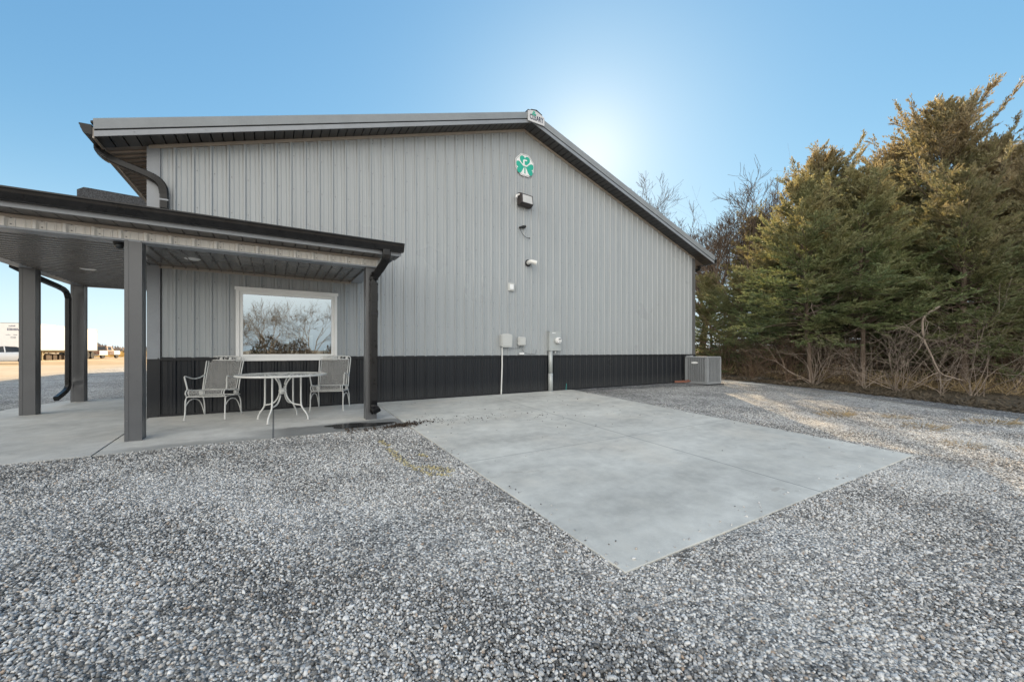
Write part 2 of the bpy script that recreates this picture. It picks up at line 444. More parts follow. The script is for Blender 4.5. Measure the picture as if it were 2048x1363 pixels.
M['cedar'] = foliage_mat('cedar_foliage', ((.10,.125,.065),(.175,.205,.10),(.30,.32,.165)), ((.26,.195,.12),(.45,.36,.225)), 3.6, 10.0, .42)
M['cedargreen'] = foliage_mat('green_cedar_foliage', ((.095,.135,.065),(.165,.21,.10),(.30,.335,.16)), ((.29,.235,.125),(.47,.395,.205)), 3.2, 8.5, .42)
M['straw'] = litter_mat('dry_straw', [(.22,.16,.08),(.38,.29,.16),(.50,.40,.25)], 30)
M['deadleaf'] = litter_mat('dead_leaves', [(.03,.024,.02),(.07,.05,.035),(.15,.10,.07)], 60)
M['haze_tree'] = litter_mat('far_woods', [(.14,.12,.11),(.20,.17,.15),(.26,.22,.19)], 1)
M['orange'] = litter_mat('orange_grass', [(.36,.22,.06),(.55,.36,.11),(.62,.44,.18)], 2)

# water
t = NT('puddle_water'); t.col((.022,.022,.022)); t.set(Roughness=.16); t.b.inputs['Specular IOR Level'].default_value = .22; t.bump(t.noise(t.pos(), 9, 2), .002, .3); M['water'] = t.mat

# ------------------------------------------------------------------ ground
def gz(x, y): return -.012 + K*max(min(y, 0.0), -18.0)
def axis_pts(lo, hi, step, far):
    a = list(np.arange(lo, hi+1e-6, step)); s = step; b = hi
    while b < far: s *= 1.6; b += s; a.append(b)
    s = step; b = lo
    while b > -far: s *= 1.6; b -= s; a.insert(0, b)
    return a
gx = axis_pts(-30, 30, 2, 1800); gy = axis_pts(-18, 62, 2, 1800)
V = np.array([(x, y, gz(x, y)) for y in gy for x in gx]); nx = len(gx)
F = np.array([(j*nx+i, j*nx+i+1, (j+1)*nx+i+1, (j+1)*nx+i) for j in range(len(gy)-1) for i in range(nx-1)])
struct(np_mesh('ground', V, F, M['ground']))

pz = lambda x, y: K*min(y, 0)
PATIO = [(-2.65,-2.2),(1.335,-2.2),(3.145,-2.2),(3.145,0),(-.3,0),(-.3,3.62),(-2.3,3.58),(-2.65,2.4),(-2.65,0)]
mb = MB()
mb.slab([(-2.65,-2.2),(-.318,-2.2),(-.318,0),(-2.65,0)], pz, .14)
mb.slab([(-.298,-2.21),(3.05,-2.21),(3.05,0.06),(-.298,.06)], pz, .14)
mb.slab([(-2.65,0),(-.318,0),(-.318,3.62),(-2.3,3.58),(-2.65,2.4)], lambda x, y: 0, .14)
mb.slab([(-.320,-2.19),(-.296,-2.19),(-.296,-.02),(-.320,-.02)], lambda x, y: pz(x,y)-.02, .1)
struct(mb.build('patio', M['patio']))
mb = MB(); mb.slab([(3.082,-6.48),(8.10,-6.55),(8.12,.02),(3.062,.02)], pz, .16)
pad = mb.build('concrete_pad', M['pad']); struct(pad)
bv = pad.modifiers.new('edge', 'BEVEL'); bv.width = .005; bv.segments = 2

# dark strip of fine gravel beside the trees, and the wood floor behind it
inn = [(13.2,.45),(14.35,.35),(14.62,-.4),(14.9,-1.15),(14.8,-2.1),(14.43,-3.9),(13.85,-5.45),(13.3,-7.2),(12.4,-10.5),(10.5,-15)]
outr = [(13.2,1.6),(15.0,1.2),(15.35,.2),(15.5,-.8),(15.45,-1.9),(15.38,-3.63),(15.2,-5.16),(14.6,-6.9),(13.9,-10.3),(12.2,-15)]
def strip(name, A, B, dz, mat):
    V = []; F = []
    for (a, b) in zip(A, B): V += [(a[0],a[1],gz(*a)+dz), (b[0],b[1],gz(*b)+dz)]
    F = [(2*i, 2*i+1, 2*i+3, 2*i+2) for i in range(len(A)-1)]
    mb = MB(); mb.add(V, F); return struct(mb.build(name, mat))
strip('path', inn, outr, .008, M['darkgravel'])
kin = [(x-.0, y) for x, y in inn[1:]]; kout = [(x+.09, y+.03) for x, y in inn[1:]]
mb = MB()
for a0, a1, b0, b1 in zip(kin[:-1], kin[1:], kout[:-1], kout[1:]):
    P = [a0, b0, b1, a1]
    mb.add([(x,y,gz(x,y)+.018) for x,y in P]+[(x,y,gz(x,y)-.02) for x,y in P], [(0,1,2,3),(0,4,5,1),(1,5,6,2),(2,6,7,3),(3,7,4,0)])
struct(fixn(mb.build('lit_gravel_edge', M['patio'])))  # sunlit rim of the gravel, added as a raised pale strip
strip('forest_floor', outr, [(60,30),(60,24),(60,20),(60,12),(60,4),(60,-4),(60,-10),(60,-16),(60,-22),(60,-30)], .012, M['floor'])
strip('dark_gravel_strip', [(8.14,-.32),(8.8,-.45),(9.5,-.42),(10.2,-.62),(11.0,-.58),(11.8,-.75),(12.5,-.9),(13.2,-1.12),(13.9,-1.05)], [(8.14,.05),(8.8,.05),(9.5,.05),(10.2,.05),(11,.05),(11.8,.05),(12.5,.05),(13.2,.05),(13.9,.05)], .006, M['darkgravel'])

# puddle at the foot of the downspout
V = []; n = 40
for k in range(n):
    a = 2*math.pi*k/n; r = 1+.13*math.sin(3*a+1)+.09*math.sin(5*a)
    x, y = 2.42+.45*r*math.cos(a), -1.95+.16*r*math.sin(a)-.07*math.cos(a)
    V.append((x, y, pz(x, y)+.004))
mb = MB(); mb.add(V, [tuple(range(n))]); struct(mb.build('puddle', M['water']))

# ------------------------------------------------------------------ loose stones in the near yard (uncountable)
def in_poly(x, y, poly):
    ins = np.zeros(len(x), bool); n = len(poly)
    for i in range(n):
        (x0, y0), (x1, y1) = poly[i], poly[(i+1) % n]
        c = ((y0 > y) != (y1 > y)) & (x < (x1-x0)*(y-y0)/((y1-y0) if y1 != y0 else 1e-9)+x0)
        ins ^= c
    return ins
rs = np.random.RandomState(3)
CAM = Vector((1.343,-8.06,1.02)); TH = math.atan(777.6/1270.0); S_, C_ = math.sin(TH), math.cos(TH)
sp = .0137
gxs, gys = np.meshgrid(np.arange(-8, 15.5, sp), np.arange(-7.9, 1.5, sp))
px = gxs.ravel()+rs.uniform(-.45,.45,gxs.size)*sp; py = gys.ravel()+rs.uniform(-.45,.45,gxs.size)*sp
dx, dy = px-CAM.x, py-CAM.y
dep = dx*S_+dy*C_; lat = dx*C_-dy*S_
keep = (dep > 1.15) & (np.abs(lat) < 1.42*dep+.5) & (dep < 8.5) & (rs.rand(len(px)) < np.clip((8.2-dep)/4.5, .05, 1))
keep &= ~in_poly(px, py, [(-2.66,-2.215),(3.055,-2.215),(3.075,-6.49),(8.105,-6.56),(8.125,0.2),(14,.2),(14,2),(-.3,2),(-.3,3.62),(-2.3,3.6),(-2.65,2.4)])
keep &= ~in_poly(px, py, [p for p in inn]+[(30,-15),(30,2),(13,2)])
px, py = px[keep], py[keep]; N = len(px)
# partly bare patches and small mounds
hn = .012*np.sin(px*1.7+1)*np.sin(py*2.1)+.008*np.sin(px*4.3+py*3.1)
pzv = -.012 + K*np.clip(py, -18, 0) + .002 + hn*.5 + rs.uniform(-.004,.007,N)
# keep the bed a little below the paving along its edges
ke = 120; kx = np.concatenate([3.09+np.abs(rs.normal(0,.10,ke//3)), rs.uniform(3.2,8.1,ke//3), 8.09-np.abs(rs.normal(0,.12,ke//3)), rs.uniform(3.3,8,14)])
ky = np.concatenate([rs.uniform(-6.5,-2.2,ke//3), -6.47+np.abs(rs.normal(0,.09,ke//3)), rs.uniform(-6.5,-.4,ke//3), rs.uniform(-6,-1,14)])
px, py, pzv = np.concatenate([px,kx]), np.concatenate([py,ky]), np.concatenate([pzv, K*ky+.004]); N = len(px)
me = bpy.data.meshes.new('gravel_stones'); me.vertices.add(N)
me.vertices.foreach_set('co', np.stack([px,py,pzv],1).astype(np.float32).ravel())
r0 = rs.lognormal(-.05,.28,N).clip(.55,1.75)*.0065
sc = np.stack([r0*rs.uniform(.9,1.4,N), r0*rs.uniform(.8,1.1,N), r0*rs.uniform(.6,.9,N)],1).astype(np.float32)
ro = np.stack([rs.normal(0,.35,N), rs.normal(0,.35,N), rs.uniform(0,6.28,N)],1).astype(np.float32)
for nm, arr in (('sc', sc), ('ro', ro)):
    a = me.attributes.new(nm, 'FLOAT_VECTOR', 'POINT'); a.data.foreach_set('vector', arr.ravel())
me.materials.append(M['stone'])
stones = bpy.data.objects.new('gravel_stones', me); C.objects.link(stones); struct(stones, 'stuff')
tag(stones, 'loose pale and dark gray gravel stones covering the yard', 'gravel')
ng = bpy.data.node_groups.new('scatter', 'GeometryNodeTree')
ng.interface.new_socket('Geometry', in_out='INPUT', socket_type='NodeSocketGeometry')
ng.interface.new_socket('Geometry', in_out='OUTPUT', socket_type='NodeSocketGeometry')
gi = ng.nodes.new('NodeGroupInput'); go = ng.nodes.new('NodeGroupOutput')
iop = ng.nodes.new('GeometryNodeInstanceOnPoints'); iop.inputs['Pick Instance'].default_value = True
g2i = ng.nodes.new('GeometryNodeGeometryToInstance')
for k in range(4):
    ico = ng.nodes.new('GeometryNodeMeshIcoSphere'); ico.inputs['Radius'].default_value = 1; ico.inputs['Subdivisions'].default_value = 2
    spn = ng.nodes.new('GeometryNodeSetPosition'); nz = ng.nodes.new('ShaderNodeTexNoise'); nz.inputs['Scale'].default_value = .9; nz.inputs['Detail'].default_value = 1
    po = ng.nodes.new('GeometryNodeInputPosition'); ad = ng.nodes.new('ShaderNodeVectorMath'); ad.operation = 'ADD'; ad.inputs[1].default_value = (k*7.3, k*3.1, 2)
    su = ng.nodes.new('ShaderNodeVectorMath'); su.operation = 'SUBTRACT'; su.inputs[1].default_value = (.5,.5,.5)
    sl = ng.nodes.new('ShaderNodeVectorMath'); sl.operation = 'SCALE'; sl.inputs['Scale'].default_value = 1.5
    sm = ng.nodes.new('GeometryNodeSetMaterial'); sm.inputs['Material'].default_value = M['stone']
    ss = ng.nodes.new('GeometryNodeSetShadeSmooth')
    L = ng.links.new
    L(po.outputs[0], ad.inputs[0]); L(ad.outputs[0], nz.inputs['Vector']); L(nz.outputs['Color'], su.inputs[0]); L(su.outputs[0], sl.inputs[0]); L(sl.outputs[0], spn.inputs['Offset'])
    L(ico.outputs[0], spn.inputs['Geometry']); L(spn.outputs[0], ss.inputs[0]); L(ss.outputs[0], sm.inputs['Geometry']); L(sm.outputs[0], g2i.inputs[0])
for nm, sock in (('sc','Scale'),('ro','Rotation')):
    na = ng.nodes.new('GeometryNodeInputNamedAttribute'); na.data_type = 'FLOAT_VECTOR'; na.inputs['Name'].default_value = nm
    L(na.outputs[0], iop.inputs[sock])
L(gi.outputs[0], iop.inputs['Points']); L(g2i.outputs[0], iop.inputs['Instance']); L(iop.outputs[0], go.inputs[0])
md = stones.modifiers.new('scatter', 'NODES'); md.node_group = ng

# ------------------------------------------------------------------ metal building
X0, X1, XR, LEN = -.30, 13.55, 6.62, 24.0
ZR = 6.50                                     # soffit height at the ridge
def zs(x): return ZR - abs(x-XR)/3.0
OH = .37                                      # rake overhang
XL, XRR = -.80, 14.10
RB = .2286
def ribs(a, b, extra=()):
    """x breakpoints and outward heights of the ribbed sheet"""
    prof = [(-.1143,0),(-.087,0),(-.080,.0055),(-.072,.0055),(-.065,0),(-.030,0),(-.012,.023),(.012,.023),(.030,0),(.065,0),(.072,.0055),(.080,.0055),(.087,0)]
    xs = []
    n = int(math.floor(a/RB))-1
    while n*RB-.12 < b:
        for (o, h) in prof: xs.append((n*RB+o, h))
        n += 1
    xa = np.array([p[0] for p in xs]); ha = np.array([p[1] for p in xs])
    pts = sorted(set([a, b, *extra] + [float(v) for v in xa if a < v < b]))
    return [(v, float(np.interp(v, xa, ha))) for v in pts]
def ribbed(mb, a, b, z0, z1, place, extra=(), skip=None):
    P = ribs(a, b, extra)
    for (xa, ha), (xb, hb) in zip(P[:-1], P[1:]):
        m = (xa+xb)/2
        lo = skip(m) if skip else z0
        fz0 = lo if lo is not None else (z0 if not callable(z0) else None)
        q = []
        for (xx, hh, zz) in ((xa,ha,fz0),(xb,hb,fz0),(xb,hb,z1(xb)),(xa,ha,z1(xa))): q.append(place(xx, hh, zz))
        mb.add(q, [(0,1,2,3)])
bld = thing('metal_building', 'gray ribbed metal shop building with dark wainscot and gable roof', 'building', (X0, 0, 0))
BO = Vector((X0,0,0))
def bpart(mb, name, mats, parent=None, smooth=False, fix=False):
    """part of the building: world coordinates shifted to the building origin"""
    base = parent or bld
    mb.v = [(x-X0, y, z) for x, y, z in mb.v]
    o = mb.build(name, mats, base, smooth)
    return fixn(o) if fix else o
front = lambda x, h, z: (x, -h, z)
WX0, WX1, WZ0, WZ1 = .80, 2.36, .875, 2.09      # window opening
mb = MB()
ribbed(mb, X0+.10, X1-.08, .90, lambda x: zs(x)-.01, front, (WX0, WX1, XR), lambda m: WZ1 if WX0 < m < WX1 else .90)
# screws beside each rib
for n in range(-1, 60):
    for z in (1.05, 1.55, 2.16, 2.75, 3.35, 3.95, 4.55, 5.15, 5.75):
        x = n*RB+.05
        if not (X0+.14 < x < X1-.1) or z > zs(x)-.1 or (WX0-.05 < x < WX1+.05 and z < WZ1): continue
        mb.box(x-.006, x+.006, -.006, 0.001, z-.006, z+.006, 1)
    x = n*RB+.05
    if X0+.14 < x < X1-.1: mb.box(x-.006, x+.006, -.006, 0.001, zs(x)-.09, zs(x)-.078, 1)
bpart(mb, 'siding', [M['siding'], M['screw']])
mb = MB()
ribbed(mb, X0+.10, X1-.08, .0, lambda x: .87 if not (WX0 < x < WX1) else .86, lambda x, h, z: (x, -h-.002, z+.0), (WX0, WX1))
bpart(mb, 'wainscot', M['wains'])
mb = MB()
for a, b in ((X0+.1, WX0-.06), (WX1+.06, X1-.08)):
    mb.add([(a,-.004,.925),(b,-.004,.925),(b,-.03,.915),(a,-.03,.915),(b,-.03,.872),(a,-.03,.872),(b,-.024,.868),(a,-.024,.868)], [(0,3,2,1),(3,5,4,2),(5,7,6,4)])
mb.box(X0+.1, X1-.08, -.034, .0, -.02, .03)
mb.box(X0+.1, X1-.08, -.02, .05, -.08, .0)
bpart(mb, 'wainscot_trim', M['blacktrim'])
for (a, b, s) in ((X0, X0+.13, 1), (X1-.1, X1+.004, -1)):
    for (z0, z1, m) in ((-.02, .90, M['wains']), (.90, zs(a if s > 0 else b)-.02, M['dkgray'] if s < 0 else M['ltgray'])):
        mb = MB()
        mb.box(a, b, -.028, .0, z0, z1)
        if s > 0: mb.box(b-.012, b, -.036, -.028, z0, z1); mb.box(a-.026, a, -.028, .12, z0, z1)
        else: mb.box(a, a+.016, -.036, -.028, z0, z1); mb.box(b, b+.026, -.028, .12, z0, z1)
        bpart(mb, 'corner_trim', m)
mb = MB(); mb.box(X0+.131, X0+.147, -.006, -.001, .93, 2.33); bpart(mb, 'corner_joint', M['blacktrim'])
# top trim of the gable wall under the soffit
mb = MB()
for (a, b) in ((X0, XR), (XR, X1)):
    P = [(a, zs(a)), (b, zs(b)), (b, zs(b)-.055), (a, zs(a)-.055)]
    mb.add([(x,-.03,z) for x, z in P]+[(x,-.001,z) for x, z in P], [(3,2,1,0),(3,7,6,2)])
bpart(mb, 'gable_trim', M['tan'], fix=False)

def planks(mb, o, u, v, lu, lv, sp, g=.010, d=.024, mi=0):
    """sheet spanning u (length lu) and v, v-grooves every sp along u; normal = u x v"""
    o, u, v = Vector(o), Vector(u).normalized(), Vector(v).normalized(); nrm = u.cross(v)
    s = 0
    while s < lu-1e-6:
        e = min(s+sp, lu); c = e-2*g if e < lu else e
        st = [(s,0),(c,0)] + ([(e-g,-d),(e,0)] if e < lu else [])
        for (a, ha), (b, hb) in zip(st[:-1], st[1:]):
            mb.add([o+u*a+nrm*ha, o+u*b+nrm*hb, o+u*b+v*lv+nrm*hb, o+u*a+v*lv+nrm*ha], [(0,1,2,3)])
        s = e
sl = math.sqrt(1+1/9.)
mb = MB()   # gable soffit, two slopes (facing down)
planks(mb, (XL,0,zs(XL)), (1,0,1/3.), (0,-1,0), (XR-XL)*sl, OH, .152)
planks(mb, (XR,0,ZR), (1,0,-1/3.), (0,-1,0), (XRR-XR)*sl, OH, .152)
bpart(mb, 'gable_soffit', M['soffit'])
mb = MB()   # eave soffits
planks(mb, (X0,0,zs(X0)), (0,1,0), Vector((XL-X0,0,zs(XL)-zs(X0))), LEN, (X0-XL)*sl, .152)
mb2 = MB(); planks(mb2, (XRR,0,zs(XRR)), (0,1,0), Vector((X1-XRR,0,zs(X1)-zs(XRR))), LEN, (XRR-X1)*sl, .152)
bpart(mb, 'eave_soffit', M['soffit_lit']); bpart(mb2, 'eave_soffit', M['soffit_lit'])
# rake fascia: lower band, shadow groove, upper trim
def rake(x0, x1):
    lo, up, gr = MB(), MB(), MB()
    def band(mb, y, h0, h1, th):
        P = []
        for x in (x0, x1):
            P += [(x,y,zs(x)+h0),(x,y-th,zs(x)+h0),(x,y-th*1.0,zs(x)+h1),(x,y,zs(x)+h1)]
        mb.add(P, [(0,1,5,4),(1,2,6,5),(2,3,7,6),(3,0,4,7),(0,3,2,1),(4,5,6,7)])
    band(lo, -OH, -.012, .066, .02); band(gr, -OH, .066, .088, .006)
    P = []
    for x in (x0, x1): P += [(x,-OH,zs(x)+.088),(x,-OH-.028,zs(x)+.088),(x,-OH-.05,zs(x)+.225),(x,-OH+.1,zs(x)+.225)]
    up.add(P, [(0,1,5,4),(1,2,6,5),(2,3,7,6),(3,0,4,7),(0,3,2,1),(4,5,6,7)])
    for k in range(9):
        x = x0+(x1-x0)*(k+.5)/9; lo.box(x-.006, x+.006, -OH-.026, -OH-.02, zs(x)+.03, zs(x)+.042)
    f = bpart(up, 'rake_trim', M['rake'], fix=True)
    for mbx, nm, m in ((lo,'fascia_band',M['ltgray']),(gr,'shadow_groove',M['blacktrim'])):
        mbx.v = [(x-X0,y,z) for x,y,z in mbx.v]; fixn(mbx.build(nm, m, f))
rake(XL, XR-.002); rake(XR+.002, XRR)
# roof sheets with standing ribs
mb = MB()
for (xa, xb) in ((XL-.03, XR), (XR, XRR+.03)):
    za, zb = zs(xa)+.205, zs(xb)+.205
    P = [(xa,-OH-.03,za),(xb,-OH-.03,zb),(xb,LEN+.3,zb),(xa,LEN+.3,za)]
    mb.add(P+[(x,y,z-.03) for x,y,z in P], [(0,1,2,3),(7,6,5,4),(0,4,5,1),(1,5,6,2),(2,6,7,3),(3,7,4,0)])
    y = 0.1
    while y < LEN: mb.add([(xa,y,za+.001),(xb,y,zb+.001),(xb,y+.03,zb+.02),(xa,y+.03,za+.02),(xb,y+.06,zb+.001),(xa,y+.06,za+.001)], [(0,1,2,3),(3,2,4,5)]); y += .2286
mb.box(XR-.16, XR+.16, -OH-.06, LEN+.3, ZR+.19, ZR+.235)
bpart(mb, 'roof', M['blacktrim'], fix=True)
# side and back walls
mb = MB()
ribbed(mb, .12, LEN, .90, lambda y: zs(X0), lambda y, h, z: (X0-h, y, z)); bpart(mb, 'side_wall', M['siding'])
mb = MB(); ribbed(mb, .12, LEN, .90, lambda y: zs(X1), lambda y, h, z: (X1+h, y, z)); bpart(mb, 'side_wall', M['siding'])
mb = MB(); ribbed(mb, .12, LEN, -.05, lambda y: .9, lambda y, h, z: (X0-h-.003, y, z)); ribbed(mb, .12, LEN, -.05, lambda y: .9, lambda y, h, z: (X1+h+.003, y, z)); bpart(mb, 'side_wainscot', M['wains'])
mb = MB(); mb.prism([(X0,-.05),(X1,-.05),(X1,zs(X1)),(XR,ZR),(X0,zs(X0))], LEN, LEN+.02); bpart(mb, 'back_wall', M['siding'], fix=True)
# eave fascias and gutters
gut = [(0,0),(.0,.135),(-.012,.135),(-.125,.13),(-.128,.112),(-.118,.10),(-.112,.07),(-.10,.045),(-.088,.012),(-.08,0)]
for (x, s) in ((XL, 1), (XRR, -1)):
    mb = MB(); mb.box(min(x, x-.02*s), max(x, x-.02*s), -OH+.0, LEN, zs(x)-.03, zs(x)+.12); f = bpart(mb, 'eave_fascia', M['tan'] if s > 0 else M['dkgray'])
    mb = MB(); pts = [(x-.021*s, -OH-.02, zs(x)+.01), (x-.021*s, LEN, zs(x)+.01)]
    mb.sweep([(p*1 if s > 0 else -p, q) for p, q in gut], pts); bpart(mb, 'gutter', M['gutter'], fix=True)
rect = lambda w, d, n=.012: [(-w/2,-d/2+n),(-w/2+n,-d/2),(w/2-n,-d/2),(w/2,-d/2+n),(w/2,d/2-n),(w/2-n,d/2),(-w/2+n,d/2),(-w/2,d/2-n)]
def smooth_path(P, n=6):
    P = [Vector(p) for p in P]; out = []
    for i in range(len(P)-1):
        p0, p1, p2, p3 = P[max(i-1,0)], P[i], P[i+1], P[min(i+2,len(P)-1)]
        for k in range(n):
            t = k/n
            out.append(.5*((2*p1)+(-p0+p2)*t+(2*p0-5*p1+4*p2-p3)*t*t+(-p0+3*p1-3*p2+p3)*t**3))
    return out+[P[-1]]
def crimped(path, w, d, bends):
    """rectangular downspout whose bends are crimped"""
    mb = MB(); pr = rect(w, d)
    pts = path; n = len(pts)
    mb.sweep(pr, pts, up=(0.0,-1,0.12))
    for (a, b) in bends:
        for i in range(a, b):
            for t in (.2,.7):
                p = Vector(pts[i]).lerp(Vector(pts[i+1]), t); q = Vector(pts[i]).lerp(Vector(pts[i+1]), t+.22)
                mb.sweep(rect(w+.008, d+.008), [p, q], up=(0.0,-1,0.12))
    return mb
dsp = smooth_path([(-.875,.12,4.12),(-.86,.06,4.0),(-.75,-.05,3.875),(-.60,-.075,3.81),(-.27,-.08,3.70),(-.145,-.08,3.60),(-.113,-.08,3.46),(-.11,-.08,3.24)], 4)
ds = bpart(crimped(dsp, .105, .085, [(2,9),(16,24)]), 'downspout', M['gutter'])
mb = MB(); mb.box(-.165,-.055,-.128,-.125,3.35,3.375); mb.v = [(x-X0,y,z) for x,y,z in mb.v]; mb.build('strap', M['ltgray'], ds)
mb = MB(); mb.sweep(rect(.1,.08), smooth_path([(XRR-.03,.15,zs(XRR)+.01),(XRR-.05,.16,zs(XRR)-.12),(X1+.2,.17,3.78),(X1+.08,.18,3.6),(X1+.07,.18,.1)], 4), up=(0,-1,.1)); bpart(mb, 'downspout', M['gutter'])
# window
mb = MB()
def ring(mb, x0, x1, z0, z1, w, y0, y1, mi=0):
    mb.box(x0, x0+w, y0, y1, z0+w, z1-w, mi); mb.box(x1-w, x1, y0, y1, z0+w, z1-w, mi)
    mb.box(x0, x1, y0, y1, z0, z0+w, mi); mb.box(x0, x1, y0, y1, z1-w, z1, mi)
ring(mb, WX0-.005, WX1+.005, WZ0-.005, WZ1+.005, .05, -.048, .02)
mb.box(WX0-.022, WX1+.022, -.062, -.049, WZ1-.03, WZ1+.022); mb.box(WX0-.022, WX1+.022, -.049, .01, WZ1+.006, WZ1+.022)
mb.box(WX0-.005, WX1+.005, -.060, -.049, WZ0-.02, WZ0+.025)
win = bpart(mb, 'window', M['white'])
mb = MB(); ring(mb, WX0+.048, WX1-.048, WZ0+.048, WZ1-.048, .045, -.030, .035); mb.v = [(x-X0,y,z) for x,y,z in mb.v]; mb.build('sash', M['white'], win)
mb = MB(); mb.add([(WX0+.09,-.008,WZ0+.09),(WX1-.09,-.008,WZ0+.09),(WX1-.09,-.008,WZ1-.09),(WX0+.09,-.008,WZ1-.09)], [(0,1,2,3)]); mb.v = [(x-X0,y,z) for x,y,z in mb.v]; mb.build('pane', M['pane'], win)
mb = MB()   # room behind the glass
a, b, c, d = X0+.15, 4.6, .12, 4.2
mb.add([(a,c,0),(b,c,0),(b,d,0),(a,d,0),(a,c,2.6),(b,c,2.6),(b,d,2.6),(a,d,2.6)], [(0,1,2,3),(4,7,6,5),(1,5,6,2),(3,2,6,7),(0,3,7,4)])
mb.box(WX0-.02, WX1+.02, .036, .30, WZ0-.02, WZ0+.03)
bpart(mb, 'interior', M['room'])
mb = MB(); mb.lathe([(.036,0),(.036,.15),(.026,.165),(.026,.17)], 12, (2.19,.16,WZ0+.031)); tag(fixn(mb.build('bottle', M['pvc'])), 'small pale bottle standing on the inner window sill', 'bottle')
mb = MB(); ring(mb, 1.55, 2.0, WZ0+.04, WZ0+.46, .04, .55, .58); mb.box(1.6,1.96,.57,.585,0,WZ0+.04)
tag(mb.build('easel_frame', M['frame']), 'empty wooden frame standing inside behind the window', 'frame')
mb = MB(); rs2 = random.Random(4)
mb.lathe([(.09,.6),(.11,.88)], 12, (1.02,.5,0), mi=1)
for k in range(46):
    a = rs2.uniform(0,6.28); l = rs2.uniform(.2,.42); e = rs2.uniform(.4,1.4)
    p = Vector((1.02,.5,.88)); d = Vector((math.cos(a)*math.cos(e), math.sin(a)*math.cos(e)*.6, math.sin(e)))
    sd = d.cross(Vector((.3,.2,1))).normalized()*.014
    mb.add([p, p+d*l*.5+sd, p+d*l+Vector((0,0,-.05)), p+d*l*.5-sd], [(0,1,2,3)])
tag(mb.build('potted_plant', [M['leafgreen'], M['room']]), 'leafy green house plant inside behind the window', 'plant')

# ------------------------------------------------------------------ porch
PO = Vector((-.1,-1.62,0))
porch = thing('porch', 'low wraparound porch with charcoal posts and black gutter against gray wall', 'porch', PO)
def ppart(mb, name, mats, parent=None, smooth=False, fix=False):
    mb.v = [(x-PO.x, y-PO.y, z) for x, y, z in mb.v]
    o = mb.build(name, mats, parent or porch, smooth); return fixn(o) if fix else o
HB, HT = 2.37, 2.50          # ribbed header band
YB, YF, YG = -1.62, -1.95, -1.97
XE, XW = 2.76, -2.10         # east end, west beam
def post(x0, x1, y0, y1, dent=False):
    mb = MB(); zb = pz((x0+x1)/2, y0)+.0
    if dent:
        n = 28; P = []
        for i in range(n+1):
            z = zb+(2.36-zb)*i/n
            for j in range(7):
                u = j/6; d = .016*math.exp(-((z-.33)/.06)**2)*math.sin(math.pi*u)-.012*math.exp(-((z-.42)/.05)**2)*math.sin(math.pi*u)
                P.append((x0+(x1-x0)*u, y0+d, z))
        mb.add(P, [(i*7+j, i*7+j+1, (i+1)*7+j+1, (i+1)*7+j) for i in range(n) for j in range(6)])
        mb.box(x0, x1, y0+.02, y1, zb-.03, 2.36)
        mb.box(x0, x0+.002, y0, y0+.02, zb, 2.36); mb.box(x1-.002, x1, y0, y0+.02, zb, 2.36)
    else: mb.cbox(x0, x1, y0, y1, zb-.03, 2.36, .004)
    # folded side trims with screws
    mb.box(x0-.003, x0+.034, y0-.0035, y0+.03, zb-.02, 2.358); mb.box(x1-.012, x1+.003, y0-.0035, y0+.03, zb-.02, 2.358)
    mb.box(x0-.0035, x0+.034, y1-.03, y1+.0035, zb-.02, 2.358); mb.box(x1-.034, x1+.0035, y1-.03, y1+.0035, zb-.02, 2.358)
    z = zb+.25
    while z < 2.3:
        mb.box(x0+.014, x0+.024, y0-.009, y0-.003, z-.005, z+.005, 1); mb.box(x1+.002, x1+.007, y0+.014, y0+.024, z-.005, z+.005, 1)
        z += .52
    return ppart(mb, 'post', [M['post'], M['screw']], smooth=False)
post(-.185, -.033, -1.655, -1.48)
post(2.585, 2.745, -1.615, -1.45)
post(-2.10, -1.93, 1.27, 1.44)
post(-2.13, -1.945, 3.2, 3.37, dent=True)
post(-2.10, -1.94, -1.655, -1.48)
# header bands
mb = MB(); ribbed(mb, XW, XE, HB, lambda x: HT, lambda x, h, z: (x, YB-h*1.3, z)); 
ribbed(mb, YB, 0, HB, lambda x: HT, lambda y, h, z: (XE+h, y, z))
mb.box(XW+.01, XE-.002, YB+.002, YB+.14, HB, HT+.1); mb.box(XE-.14, XE-.002, YB+.141, -.04, HB, HT+.1)
n = int(XW/RB)
while n*RB < XE:
    for z in (HB+.03, HT-.03): mb.box(n*RB+.045, n*RB+.057, YB-.006, YB, z-.006, z+.006, 1)
    n += 1
ppart(mb, 'header', [M['header'], M['screw']])
mb = MB(); ribbed(mb, YB, 3.4, HB, lambda x: HT, lambda y, h, z: (XW-h, y, z)); mb.box(XW+.002, XW+.14, YB+.141, 3.4, HB, HT+.1); mb.box(XW, -.32, 3.3, 3.42, HB, HT+.1); ppart(mb, 'header', [M['header'], M['screw']])
mb = MB(); mb.box(XW-.03, XE+.034, YB-.036, YB+.16, HB-.022, HB-.0015); mb.box(XE-.15, XE+.03, YB+.161, -.04, HB-.022, HB-.0015)
mb.box(XW-.03, XW+.15, YB+.161, 3.43, HB-.022, HB-.0015); mb.box(XW+.151, -.32, 3.29, 3.43, HB-.022, HB-.0015)
ppart(mb, 'header_trim', M['ltgray'])
mb = MB(); mb.box(XW, XE+.034, YB-.036, YB-.001, HT-.030, HT+.002); mb.box(X0+.12, XE-.15, -.05, -.022, HB-.055, HB-.012); ppart(mb, 'trim_strip', M['tan'])
